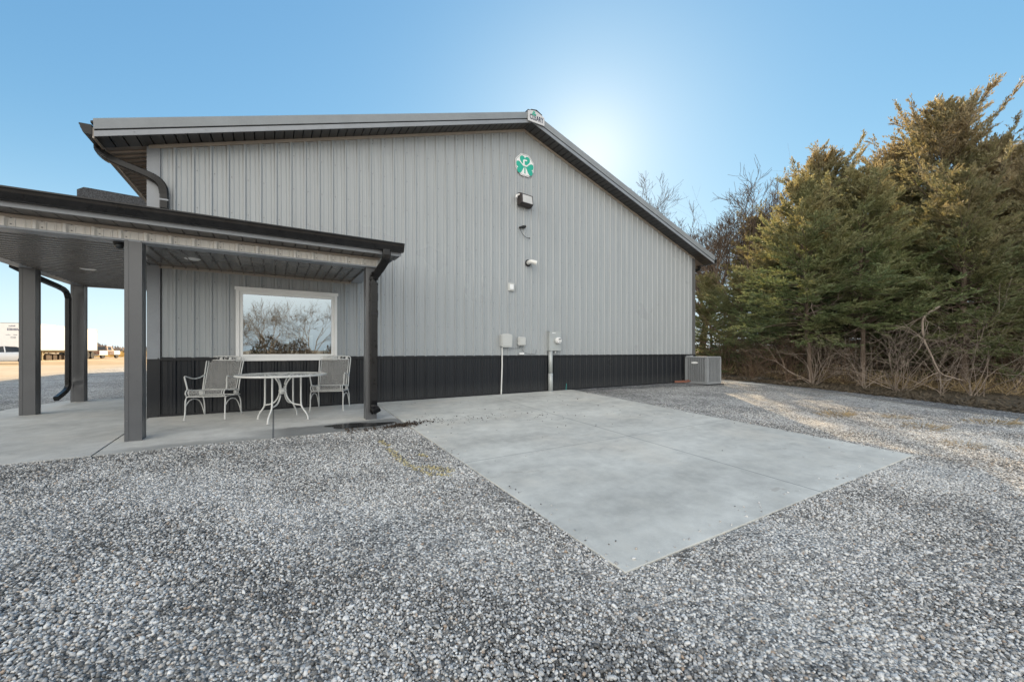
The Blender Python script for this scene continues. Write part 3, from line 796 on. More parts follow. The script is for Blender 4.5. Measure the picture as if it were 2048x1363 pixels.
# ceilings: front bay boards run towards the wall, side bay boards run across
CZ = 2.352
mb = MB(); planks(mb, (-.30,YB+.16,CZ), (1,0,0), (0,1,0), XE-.15+.30, -YB-.16-.0, .152); 
mb.f = [f[::-1] for f in mb.f]
mb2 = MB(); planks(mb2, (-.30,YB+.16,CZ+.001), (0,1,0), (-1,0,0), 3.3-YB-.16, -.30-XW-.14, .152, .012, .010); mb2.f = [f[::-1] for f in mb2.f]
for m_ in (mb,): ppart(m_, 'ceiling', M['ceil'], fix=False)
ppart(mb2, 'ceiling', M['ceil_lit'], fix=False)
mb = MB(); mb.box(-.32,-.285,YB+.16,-.03,CZ-.012,CZ-.002); ppart(mb, 'ceiling_joint', M['dkgray'])
# overhang soffit, fascia, gutter
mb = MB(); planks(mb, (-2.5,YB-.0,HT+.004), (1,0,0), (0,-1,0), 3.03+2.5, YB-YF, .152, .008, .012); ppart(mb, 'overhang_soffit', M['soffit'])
mb = MB(); mb.box(-2.5, 3.04, YF-.02, YF, HT+.0, HT+.085); mb.box(3.02, 3.04, YF, -.03, HT+.03, HT+.115); mb.box(-2.52,-2.5,YF,3.7,HT-.002,HT+.085); ppart(mb, 'fascia', M['ltgray'])
g5 = [(0,0),(.0,.125),(.012,.13),(.122,.125),(.126,.108),(.116,.097),(.110,.068),(.098,.042),(.084,.010),(.078,0)]
mb = MB(); mb.sweep([(p, q) for p, q in g5], [(-2.55,YF-.021,HT+.052),(3.06,YF-.021,HT+.052)]); ppart(mb, 'gutter', M['gutter'], fix=True)
mb = MB(); mb.sweep([(p, q) for p, q in g5], [(-2.521,3.7,HT+.052),(-2.521,YF-.14,HT+.052)]); ppart(mb, 'gutter', M['gutter'], fix=True)
# roof with hip
ZE, ZI = HT+.165, HT+.50
mb = MB()
def rq(P):
    mb.add(P+[(x,y,z-.035) for x,y,z in P], [(0,1,2,3),(7,6,5,4),(0,4,5,1),(1,5,6,2),(2,6,7,3),(3,7,4,0)])
rq([(-2.54,YF-.03,ZE),(3.06,YF-.03,ZE),(3.06,-.02,ZI),(-.33,-.02,ZI)])
rq([(-2.54,3.7,ZE),(-2.54,YF-.03,ZE),(-.33,-.02,ZI),(-.33,3.7,ZI)])
n = int(-.3/RB)
for n in range(-1, 14):
    x = n*RB
    mb.add([(x-.03,YF-.035,ZE),(x+.03,YF-.035,ZE),(x+.03,-.03,ZI),(x-.03,-.03,ZI),(x-.012,YF-.035,ZE+.024),(x+.012,YF-.035,ZE+.024),(x+.012,-.03,ZI+.024),(x-.012,-.03,ZI+.024)], [(0,1,5,4),(4,5,6,7),(1,2,6,5),(3,0,4,7)])
ppart(mb, 'roof', M['gutter'], fix=True)
# downspouts
p = [(2.80,-2.03,2.56),(2.80,-2.02,2.44),(2.765,-1.90,2.33),(2.71,-1.70,2.20),(2.692,-1.665,2.05),(2.692,-1.665,.24),(2.695,-1.68,.14),(2.72,-1.77,.085)]
mb = crimped(smooth_path(p, 3), .112, .075, [(3,7),(9,13)])
d1 = ppart(mb, 'downspout', M['gutter'])
mb = MB(); mb.box(2.634,2.75,-1.708,-1.7045,1.60,1.63); ppart(mb, 'strap', M['blacktrim'], d1)
mb = MB(); mb.box(2.634,2.75,-1.7075,-1.7045,.36,.372); ppart(mb, 'strap', M['blacktrim'], d1)
p = [(-2.3,1.6,2.42),(-2.16,2.1,2.29),(-2.11,2.82,2.21),(-2.10,2.97,2.08),(-2.10,2.99,1.9),(-2.10,2.99,.5),(-2.10,2.97,.33),(-2.10,2.85,.24),(-2.10,2.5,.14)]
mb = MB(); mb.sweep(rect(.085,.075), smooth_path(p, 3), up=(1,0,.1)); ppart(mb, 'downspout', M['gutter'])
# recessed lights (unlit)
for (x, y) in ((.34,-.87),(-1.226,.90)):
    mb = MB(); mb.lathe([(.0,-.012),(.072,-.012),(.092,-.004),(.095,0)], 24, (x,y,CZ-.001)); ppart(mb, 'ceiling_light', M['white'], fix=True)
# dome camera at the corner post
cam_o = thing('dome_camera', 'small black dome camera under the porch beam beside the corner post', 'camera', (-.27,-1.50,CZ))
mb = MB(); mb.lathe([(.055,0),(.055,-.02),(.045,-.028)], 18); mb.box(-.02,.09,-.015,.015,-.012,-.001); mb.build('mount', M['black'], cam_o)
mb = MB(); mb.lathe([(.046,-.03),(.045,-.05),(.036,-.072),(.02,-.084),(.002,-.087)], 18); fixn(mb.build('dome', M['glassdark'], cam_o, True))

# speckled curb box on the porch roof against the building
mb = MB(); mb.prism([(-1.10,2.72),(-.345,2.72),(-.345,3.32),(-.42,3.40),(-1.03,3.42),(-1.10,3.37)], .06, .8)
tag(fixn(mb.build('roof_curb', M['shingle'])), 'dark speckled box with clipped corners standing on the porch roof', 'roof curb')

# ------------------------------------------------------------------ signs
def text_mesh(body, size, name, mat, parent, loc, xs=1, ext=.003):
    cu = bpy.data.curves.new('txt', 'FONT'); cu.body = body; cu.size = size; cu.extrude = ext; cu.align_x = 'CENTER'; cu.align_y = 'CENTER'; cu.offset = size*.012; cu.space_character = 1.1
    ob = bpy.data.objects.new('txt', cu); C.objects.link(ob)
    dg = bpy.context.evaluated_depsgraph_get(); me = bpy.data.meshes.new_from_object(ob.evaluated_get(dg))
    bpy.data.objects.remove(ob); bpy.data.curves.remove(cu)
    me.transform(Matrix.Translation(Vector(loc)) @ Matrix.Rotation(R(90), 4, 'X') @ Matrix.Diagonal((xs,1,1,1)))
    me.materials.clear(); me.materials.append(mat); me.name = name
    o = bpy.data.objects.new(name, me); C.objects.link(o); o.parent = parent; return o
def heart(cx, cz, s, rot, w=1.0, n=40):
    P = []
    for k in range(n):
        a = 2*math.pi*k/n
        x = 16*math.sin(a)**3/17.*w; z = (13*math.cos(a)-5*math.cos(2*a)-2*math.cos(3*a)-math.cos(4*a)+17)/29.
        P.append((cx+s*(x*math.cos(rot)-z*math.sin(rot)), cz+s*(x*math.sin(rot)+z*math.cos(rot))))
    return P
sg = thing('ridge_sign', 'white ridge cap sign with dark lettering at the roof peak', 'sign', (6.70,-OH-.05,6.5))
mb = MB(); pl = [(-.245,-.03),(.235,-.03),(.235,.165),(.02,.245),(-.07,.262),(-.245,.205)]
mb.prism(pl, -.014, 0); fixn(mb.build('plate', M['signwhite'], sg))
mb = MB(); mb.prism([(-.16,.239),(.0,.262),(.16,.198),(.16,.215),(.0,.285),(-.16,.255)], -.02, .1); fixn(mb.build('cap', M['blacktrim'], sg))
M['plate'] = paint('ridge_plate', (.58,.59,.61), .4, .03); bpy.data.objects['plate'].data.materials[0] = M['plate']
text_mesh('CLEARY', .165, 'lettering', M['navy'], sg, (0,-.0165,.075), .62)
mb = MB()
for (a, s) in ((0,.062),(R(112),.056),(R(-112),.056)): mb.prism(heart(-.075, .165, s, a, .5, 24), -.022, -.014)
mb.prism([(-.079,.10),(-.071,.10),(-.073,.152),(-.077,.152)], -.0225, -.014)
fixn(mb.build('clover', M['green'], sg))
oc = thing('clover_sign', 'white octagonal sign with green clover high on the gray wall', 'sign', (6.63,-.02,5.61))
def octa(r, rot=22.5): return [(r*math.cos(R(rot+45*k)), r*math.sin(R(rot+45*k))) for k in range(8)]
mb = MB(); mb.prism(octa(.29), -.016, 0); fixn(mb.build('plate', M['signwhite'], oc))
mb = MB(); a, b = octa(.272), octa(.264)
for k in range(8): mb.prism([a[k], a[(k+1) % 8], b[(k+1) % 8], b[k]], -.019, -.015)
fixn(mb.build('border', M['dkgray'], oc))
mb = MB()
mb.prism(heart(0,-.065,.285,0,.56), -.020, -.015); mb.prism(heart(-.012,-.05,.235,R(100),.66), -.0203, -.015); mb.prism(heart(.012,-.05,.235,R(-100),.66), -.0206, -.015)
mb.prism([(-.018,-.20),(.016,-.21),(.012,-.02),(-.014,-.02)], -.021, -.015)
fixn(mb.build('clover', M['green'], oc))
mb = MB(); mb.prism([(x*1.1+.004, z*1.0+.03) for x, z in [(-.045,-.06),(.05,-.06),(.05,-.028),(-.008,-.028),(-.016,-.018),(-.016,.062),(-.008,.072),(.05,.072),(.05,.104),(-.032,.104),(-.055,.082),(-.055,-.045)]], -.026, -.0212)
fixn(mb.build('letter', M['signwhite'], oc))

# ------------------------------------------------------------------ fixtures on the wall
fl = thing('flood_light', 'bronze wall pack light with pale lens below the clover sign', 'light', (6.58,-.02,4.72))
mb = MB(); mb.prism([(-.17,-.13),(.19,-.16),(.20,.13),(-.16,.16)], -.05, 0)
P = [(-.17,-.15,-.13),(.17,-.15,-.16),(.19,-.05,.13),(-.16,-.05,.15)]
mb.add([(-.165,-.20,-.12),(.175,-.20,-.14),(.185,-.16,.10),(-.155,-.16,.125),(-.17,-.05,-.15),(.19,-.05,-.17),(.20,-.05,.13),(-.16,-.05,.16)], [(0,1,2,3),(4,7,6,5),(0,4,5,1),(1,5,6,2),(2,6,7,3),(3,7,4,0)])
fixn(mb.build('housing', M['bronze'], fl))
mb = MB(); mb.add([(-.125,-.209,-.105),(.15,-.209,-.12),(.155,-.172,.075),(-.115,-.172,.092),(-.125,-.19,-.105),(.15,-.19,-.12),(.155,-.155,.075),(-.115,-.155,.092)], [(0,1,2,3),(0,4,5,1),(1,5,6,2),(2,6,7,3),(3,7,4,0)]); fixn(mb.build('lens', M['lens'], fl))
mb = MB(); mb.tube([(-.16,-.09,.10),(-.24,-.10,.06),(-.25,-.10,.0)], .026, 8); mb.build('photocell', M['plasticw'], fl)
mb = MB(); mb.box(.205,.214,-.024,-.001,-.16,.05); mb.build('seam', M['dkgray'], fl)
cb = thing('loose_cable', 'short loose black cable with plug hanging on the gray wall', 'cable', (6.55,-.02,4.06))
mb = MB(); mb.tube(smooth_path([(-.06,-.02,-.02),(-.05,-.035,-.10),(.02,-.04,-.19),(.10,-.04,-.235),(.20,-.03,-.24)], 4), .006, 6); mb.build('cord', M['black'], cb)
mb = MB(); mb.tube([(-.08,-.02,-.015),(.0,-.03,.015)], .026, 8); mb.tube([(.0,-.03,.015),(.09,-.035,.03)], .032, 8); mb.build('plug', M['black'], cb)
mb = MB(); mb.tube([(.19,-.03,-.24),(.215,-.03,-.235)], .014, 6); mb.build('cord_tip', M['black'], cb)
vp = thing('vent_pipe', 'white elbow vent pipe sticking out of the gray wall', 'vent pipe', (6.73,-.02,3.21))
mb = MB(); mb.lathe([(.085,0),(.085,-.012),(.06,-.02)], 18, axis='y'); fixn(mb.build('flange', M['black'], vp))
mb = MB(); mb.tube(smooth_path([(0,0,0),(0,-.11,0.012),(.04,-.17,0),(.11,-.21,-.03)], 4), .052, 14, cap=False); mb.tube([(.06,-.185,-.012),(.112,-.212,-.031)], .058, 14, cap=False)
fixn(mb.build('elbow', M['pvc'], vp, True))
mb = MB(); mb.tube([(.075,-.19,-.018),(.108,-.209,-.029)], .046, 14); mb.build('bore', M['black'], vp)
ob = thing('outlet_box', 'small square white outlet cover on the gray wall below the vent pipe', 'outlet box', (6.235,-.02,2.57))
mb = MB(); mb.cbox(-.085,.085,-.035,0,-.098,.098,.012); mb.build('plate', M['plastic'], ob)
mb = MB(); mb.cbox(-.052,.058,-.046,-.034,-.06,.062,.006); mb.build('cover', M['signwhite'], ob)
u1 = thing('utility_box', 'larger rounded beige utility box with white conduit running to the slab', 'utility box', (6.06,-.02,1.275))
mb = MB(); mb.prism([(-.15,-.13),(-.12,-.16),(.12,-.16),(.145,-.13),(.15,.12),(.12,.15),(.0,.165),(-.12,.15),(-.15,.12)], -.11, 0); fixn(mb.build('housing', M['plastic'], u1))
mb = MB(); mb.prism([(-.125,-.11),(-.10,-.135),(.10,-.135),(.125,-.11),(.127,.10),(.10,.125),(-.10,.125),(-.127,.10)], -.123, -.109); mb.box(.148,.16,-.09,-.05,-.06,-.02); mb.box(.148,.16,-.09,-.05,.03,.06); fixn(mb.build('lid', M['plastic'], u1))
mb = MB(); mb.tube([(-.10,-.05,-.16),(-.10,-.05,-.6),(-.125,-.05,-1.27)], .016, 8); mb.build('conduit', M['pvc'], u1)
u2 = thing('junction_box', 'smaller beige junction box with thin black wires beside the utility box', 'utility box', (6.52,-.02,1.265))
mb = MB(); mb.cbox(-.11,.105,-.08,0,-.115,.105,.02); mb.build('housing', M['plastic'], u2)
mb = MB(); mb.cbox(-.09,.088,-.094,-.079,-.095,.085,.012); mb.box(-.125,-.108,-.06,-.03,-.07,-.04); mb.box(-.125,-.108,-.06,-.03,.03,.06); mb.build('lid', M['plastic'], u2)
mb = MB(); mb.tube(smooth_path([(-.32,-.03,-.18),(-.15,-.03,-.178),(-.05,-.04,-.15),(-.03,-.05,-.115)], 4), .004, 5); mb.tube(smooth_path([(.0,-.05,-.115),(.02,-.04,-.22),(.12,-.035,-.29),(.4,-.03,-.315),(.44,-.03,-.2)], 4), .004, 5); mb.build('wiring', M['black'], u2)
mb = MB(); mb.cbox(6.46,6.60,-.06,-.031,.935,.99,.006); tag(mb.build('cable_clip', M['plasticw']), 'small white clip on the wall above the wainscot trim', 'clip')
mt = thing('electric_meter', 'gray electric meter cabinet with round glass meter and thick conduit', 'meter', (7.49,-.02,1.275))
mb = MB(); mb.cbox(-.185,.19,-.13,0,-.245,.25,.006); mb.box(-.19,.195,-.134,-.02,.236,.256); mb.box(-.10,-.05,-.1315,-.129,.20,.225,1); mb.box(-.035,.0,-.1315,-.129,.20,.225,1); mb.build('cabinet', [M['galv'], M['signwhite']], mt)
mb = MB(); mb.lathe([(.095,-.13),(.098,-.15),(.085,-.16)], 24, (.06,0,.02), axis='y'); fixn(mb.build('meter_ring', M['galv'], mt, True))
mb = MB(); mb.lathe([(.08,-.155),(.08,-.20),(.066,-.225),(.002,-.228)], 24, (.06,0,.02), axis='y'); mb.box(.03,.10,-.2305,-.2275,.035,.06,1); mb.box(.04,.09,-.2305,-.2275,-.02,-.008,1); fixn(mb.build('meter_dome', [M['plasticw'], M['black']], mt))
mb = MB(); mb.tube([(-.115,-.075,-.245),(-.115,-.075,-.82)], .056, 14); mb.tube([(-.115,-.075,-.82),(-.115,-.075,-1.27)], .063, 14); mb.tube([(-.115,-.075,-1.27),(-.115,-.075,-1.30)], .075, 14); mb.build('conduit', M['galv'], mt, True)
mb = MB(); mb.tube([(.05,-.06,-.245),(.05,-.06,-.30)], .018, 8); mb.build('fitting', M['plasticw'], mt)
mb = MB(); mb.tube(smooth_path([(7.92,-.05,-.01),(7.92,-.055,.08),(7.93,-.06,.13),(7.91,-.065,.17)], 3), .006, 6); tag(mb.build('tracer_wire', M['teal']), 'short teal wire sticking up at the foot of the wainscot', 'wire')

# ------------------------------------------------------------------ air conditioner
ac = thing('air_conditioner', 'gray louvered air conditioner condenser at the far corner of the building', 'air conditioner', (13.32,-.47,-.05))
hx, hy, H = .385, .385, .90
mb = MB(); mb.cbox(-hx,hx,-hy,hy,H-.055,H,.014); mb.box(-hx+.005,hx-.005,-hy+.005,hy-.005,.03,.10)
for sx in (-1,1):
    for sy in (-1,1):
        c = (sx*hx, sy*hy); mb.box(min(c[0],c[0]-sx*.075), max(c[0],c[0]-sx*.075), min(c[1],c[1]-sy*.075), max(c[1],c[1]-sy*.075), .06, H-.055)
mb.box(-.38,-.22,.2,.34,H+.001,H+.035)
mb.build('cabinet', M['acgray'], ac)
mb = MB(); mb.box(-hx+.035,hx-.035,-hy+.035,hy-.035,.1,H-.056); mb.build('coil', M['acdark'], ac)
for (ax, sg_) in (('y',-1),('x',-1),('x',1)):
    mb = MB()
    for k in range(9):
        s = -hx+.08+k*(2*hx-.16)/8
        if ax == 'y': mb.box(s-.006, s+.006, sg_*hy-.004, sg_*hy+.012, .1, H-.056)
        else: mb.box(sg_*hx-.012*(sg_ > 0), sg_*hx+.012*(sg_ < 0), s-.006, s+.006, .1, H-.056)
    for k in range(34):
        z = .11+k*(H-.175)/33
        if ax == 'y': mb.add([(-hx+.076,-hy+.028,z),(hx-.076,-hy+.028,z),(hx-.076,-hy+.010,z-.016),(-hx+.076,-hy+.010,z-.016)], [(0,1,2,3)])
        else: mb.add([(sg_*(hx-.028),-hy+.076,z),(sg_*(hx-.028),hy-.076,z),(sg_*(hx-.010),hy-.076,z-.016),(sg_*(hx-.010),-hy+.076,z-.016)], [(0,1,2,3)])
    mb.build('grille', M['acgray'], ac)
mb = MB()
n = 24; V = []
for xx in (-hx-.012, -hx-.001):
    for k in range(n):
        a = 2*math.pi*k/n; V.append((xx, .04+.115*math.copysign(abs(math.cos(a))**.7, math.cos(a)), .70+.033*math.sin(a)))
mb.add(V, [tuple(range(n))[::-1]]+[(k, (k+1) % n, n+(k+1) % n, n+k) for k in range(n)]); fixn(mb.build('badge', M['signwhite'], ac))
mb = MB(); mb.box(-hx-.06,hx+.06,-hy-.06,hy+.06,-.03,.03); mb.build('pad_base', M['black'], ac)
mb = MB(); mb.tube([(-hx,.25,.13),(-hx-.2,.26,.11),(-.9,.40,.10)], .014, 8); mb.tube([(-hx,.20,.10),(-hx-.2,.22,.075),(-.9,.40,.07)], .02, 8); mb.build('pipe', M['copper'], ac)

# ------------------------------------------------------------------ patio furniture
def lattice(mb, surf, nu, nv, bar=.24):
    """expanded metal: diamond holes on a parametric surface surf(u,v)"""
    for i in range(nu):
        for j in range(nv*2):
            u0 = (i+(.5 if j % 2 else 0)); cu, cv = u0+.5, (j+1)*.5
            D = [(cu-.5,cv),(cu,cv-.5),(cu+.5,cv),(cu,cv+.5)]
            if cu+.5 > nu+.01 or cv+.5 > nv+.01: continue
            I = [(cu+(a-cu)*(1-bar*1.35), cv+(b-cv)*(1-bar*1.35)) for a, b in D]
            mb.add([surf(a/nu, b/nv) for a, b in D]+[surf(a/nu, b/nv) for a, b in I], [(k, (k+1) % 4, 4+(k+1) % 4, 4+k) for k in range(4)])
def make_chair(label):
    t = thing('patio_chair', label, 'chair', (0,0,0), 0, 'white wrought iron patio chairs')
    W = .255
    def arc(P, n=5): return smooth_path(P, n)
    # seat with rolled front edge
    prof = [Vector(p) for p in arc([(0,.24,.425),(0,.05,.42),(0,-.12,.43),(0,-.235,.45),(0,-.285,.435),(0,-.30,.40),(0,-.285,.355),(0,-.26,.345)], 5)]
    def seat(u, v):
        q = v*(len(prof)-1); i = min(int(q), len(prof)-2); p = prof[i].lerp(prof[i+1], q-i); return (-W+.025+u*(2*W-.05), p.y, p.z)
    mb = MB(); lattice(mb, seat, 22, 28, .115); mb.build('seat', M['iron'], t)
    b0, b1 = Vector((0,.16,.43)), Vector((0,.315,.90))
    def back(u, v):
        p = b0.lerp(b1, v); w = W-.03+.012*v; return (-w+u*2*w, p.y, p.z+.0)
    mb = MB(); lattice(mb, back, 22, 26, .115); mb.build('backrest', M['iron'], t)
    mb = MB()
    for s in (-1,1):
        x = s*W
        mb.tube(arc([(x,.18,.40),(x*1.0,.20,.52),(x*1.03,.262,.74),(x*1.05,.315,.905),(x*1.0,.327,.94),(x*.9,.333,.955)], 4), .0095, 6)
        mb.tube([(x*.885,.162,.435),(x*.93,.315,.90)], .007, 6)
        mb.tube(arc([(x*.98,.12,.425),(x*.98,-.12,.432),(x*.98,-.25,.45),(x*.98,-.30,.40),(x*.98,-.265,.348)], 4), .009, 6)
        mb.tube(arc([(x*.86,-.20,.445),(x*.86,-.27,.44),(x*.86,-.29,.40),(x*.86,-.25,.35)], 4), .007, 6)
        # spring coil at the rear
        mb.tube([(x*.98,.13+.045*math.cos(a),.385+.045*math.sin(a)) for a in np.linspace(0,6.28,15)], .008, 6)
        mb.tube([(x*.90,.13+.045*math.cos(a),.385+.045*math.sin(a)) for a in np.linspace(0,6.28,15)], .008, 6)
    # top rail with leaf scrolls
    mb.tube(arc([(-W*.9,.333,.955),(-W*.5,.335,.963),(0,.335,.968),(W*.5,.335,.963),(W*.9,.333,.955)], 4), .0085, 6)
    mb.tube([(-W*.95,.315,.902),(W*.95,.315,.902)], .009, 6); mb.tube([(-W,.17,.43),(W,.17,.43)], .008, 6)
    for k in range(7):
        cx = -W*.78+k*W*.26
        mb.tube([(cx+.022*math.cos(a), 0.327, .93+.018*math.sin(a)*(1 if k % 2 else -1)) for a in np.linspace(.3,5.2,9)], .0055, 5)
        if k % 2 == 0: mb.add([(cx-.03,.325,.912),(cx+.006,.325,.92),(cx+.03,.325,.952),(cx-.008,.325,.945)], [(0,1,2,3)])
    mb.build('frame', M['iron'], t, True)
    mb = MB()
    for (y0_, y1_) in ((-.265,.22),):
        for s in (-1,1): mb.box(s*W-.006, s*W+.006, y0_, y1_, .338, .350)
    mb.box(-W,W,-.272,-.258,.338,.350); mb.box(-W,W,.214,.226,.338,.350); mb.build('seat_rail', M['iron'], t)
    for s in (-1,1):
        x = s*W
        mb = MB(); mb.tube(arc([(x*1.02,.24,.66),(x*1.08,.12,.622),(x*1.12,-.02,.61),(x*1.12,-.19,.64),(x*1.10,-.262,.648),(x*1.08,-.272,.62),(x*1.04,-.245,.52),(x*1.0,-.235,.44)], 4), .0105, 6)
        mb.box(x*1.12-.018, x*1.12+.018, -.2, -.02, .617, .632) if False else None
        mb.build('armrest', M['iron'], t, True)
        mb = MB(); mb.tube(arc([(x,-.20,.344),(x,-.255,.332),(x*1.02,-.272,.28),(x*1.02,-.275,.12),(x*1.04,-.285,.008)], 4), .0095, 6); mb.lathe([(.018,0),(.016,.008),(.008,.012)], 8, (x*1.04,-.285,0)); mb.build('leg', M['iron'], t, True)
        mb = MB(); mb.tube(arc([(x,.10,.344),(x,.17,.335),(x*1.02,.235,.25),(x*1.02,.26,.12),(x*1.04,.275,.008)], 4), .0095, 6); mb.lathe([(.018,0),(.016,.008),(.008,.012)], 8, (x*1.04,.275,0))
        mb.build('leg', M['iron'], t, True)
        mb = MB(); mb.tube(arc([(x*1.02,-.272,.20),(x*1.02,-.18,.275),(x*1.02,-.04,.298),(x*1.02,.10,.26),(x*1.03,.20,.15),(x*1.035,.262,.03)], 4), .0075, 6); mb.build('brace', M['iron'], t, True)
    return t
ch = make_chair('white wrought iron mesh chair left of the table by the window')
ch.location = (.548,-.41,-.0164); ch.rotation_euler = (-K*.9,0,R(-18.5))
c2 = dup(ch, (2.205,-.47,-.0188), R(-19.5), 'white wrought iron mesh chair right of the table next to the post')
c2.rotation_euler = (-K*.9,0,R(-19.5))
tb = thing('patio_table', 'round white wrought iron patio table between two chairs', 'table', (1.458,-1.04,pz(0,-1.04)), R(0))
RT, HTB = .615, .705
mb = MB(); n = 54
lat = MB(); lattice(lat, lambda u, v: ((u*2-1)*RT, (v*2-1)*RT, HTB), 44, 44, .27)
for f in lat.f:
    P = [lat.v[i] for i in f]
    if all(math.hypot(p[0], p[1]) < RT-.012 for p in P): mb.add(P, [(0,1,2,3)])
mb.lathe([(.03,HTB-.004),(.075,HTB-.004),(.075,HTB+.003),(.03,HTB+.003)], 24)
mb.build('tabletop', M['iron'], tb)
mb = MB()
V = []; F = []; n = 64; pr = [(-.014,-.022),(.004,-.024),(.008,-.006),(.004,.004),(-.014,.004)]
for k in range(n):
    a = 2*math.pi*k/n
    for (p, q) in pr: V.append(((RT+p)*math.cos(a), (RT+p)*math.sin(a), HTB+q))
m = len(pr)
for k in range(n):
    for j in range(m): F.append((k*m+j, ((k+1) % n)*m+j, ((k+1) % n)*m+(j+1) % m, k*m+(j+1) % m))
mb.add(V, F); fixn(mb.build('rim', M['iron'], tb, True))
for k, ang in enumerate((148, 240, 57, -28)):
    c, s_ = math.cos(R(ang)), math.sin(R(ang)); at = lambda r, z, o=0: (r*c-o*s_, r*s_+o*c, z)
    mb = MB(); mb.tube(smooth_path([at(.275,.70),at(.275,.45),at(.278,.26),at(.295,.19),at(.345,.12),at(.378,.06),at(.385,.006)], 4), .0125, 8)
    mb.lathe([(.022,0),(.02,.008),(.012,.012)], 10, at(.385,0)); mb.build('leg', M['iron'], tb, True)
    mb = MB(); mb.tube(smooth_path([at(.235,.695),at(.13,.655),at(.06,.56),at(.045,.45),at(.075,.34),at(.15,.255),at(.275,.225)], 5), .011, 8); mb.build('brace', M['iron'], tb, True)
mb = MB(); mb.tube([(0,0,.40),(0,0,.49)], .034, 12); mb.lathe([(.05,.43),(.055,.45),(.05,.47)], 12); mb.build('clamp', M['iron'], tb, True)

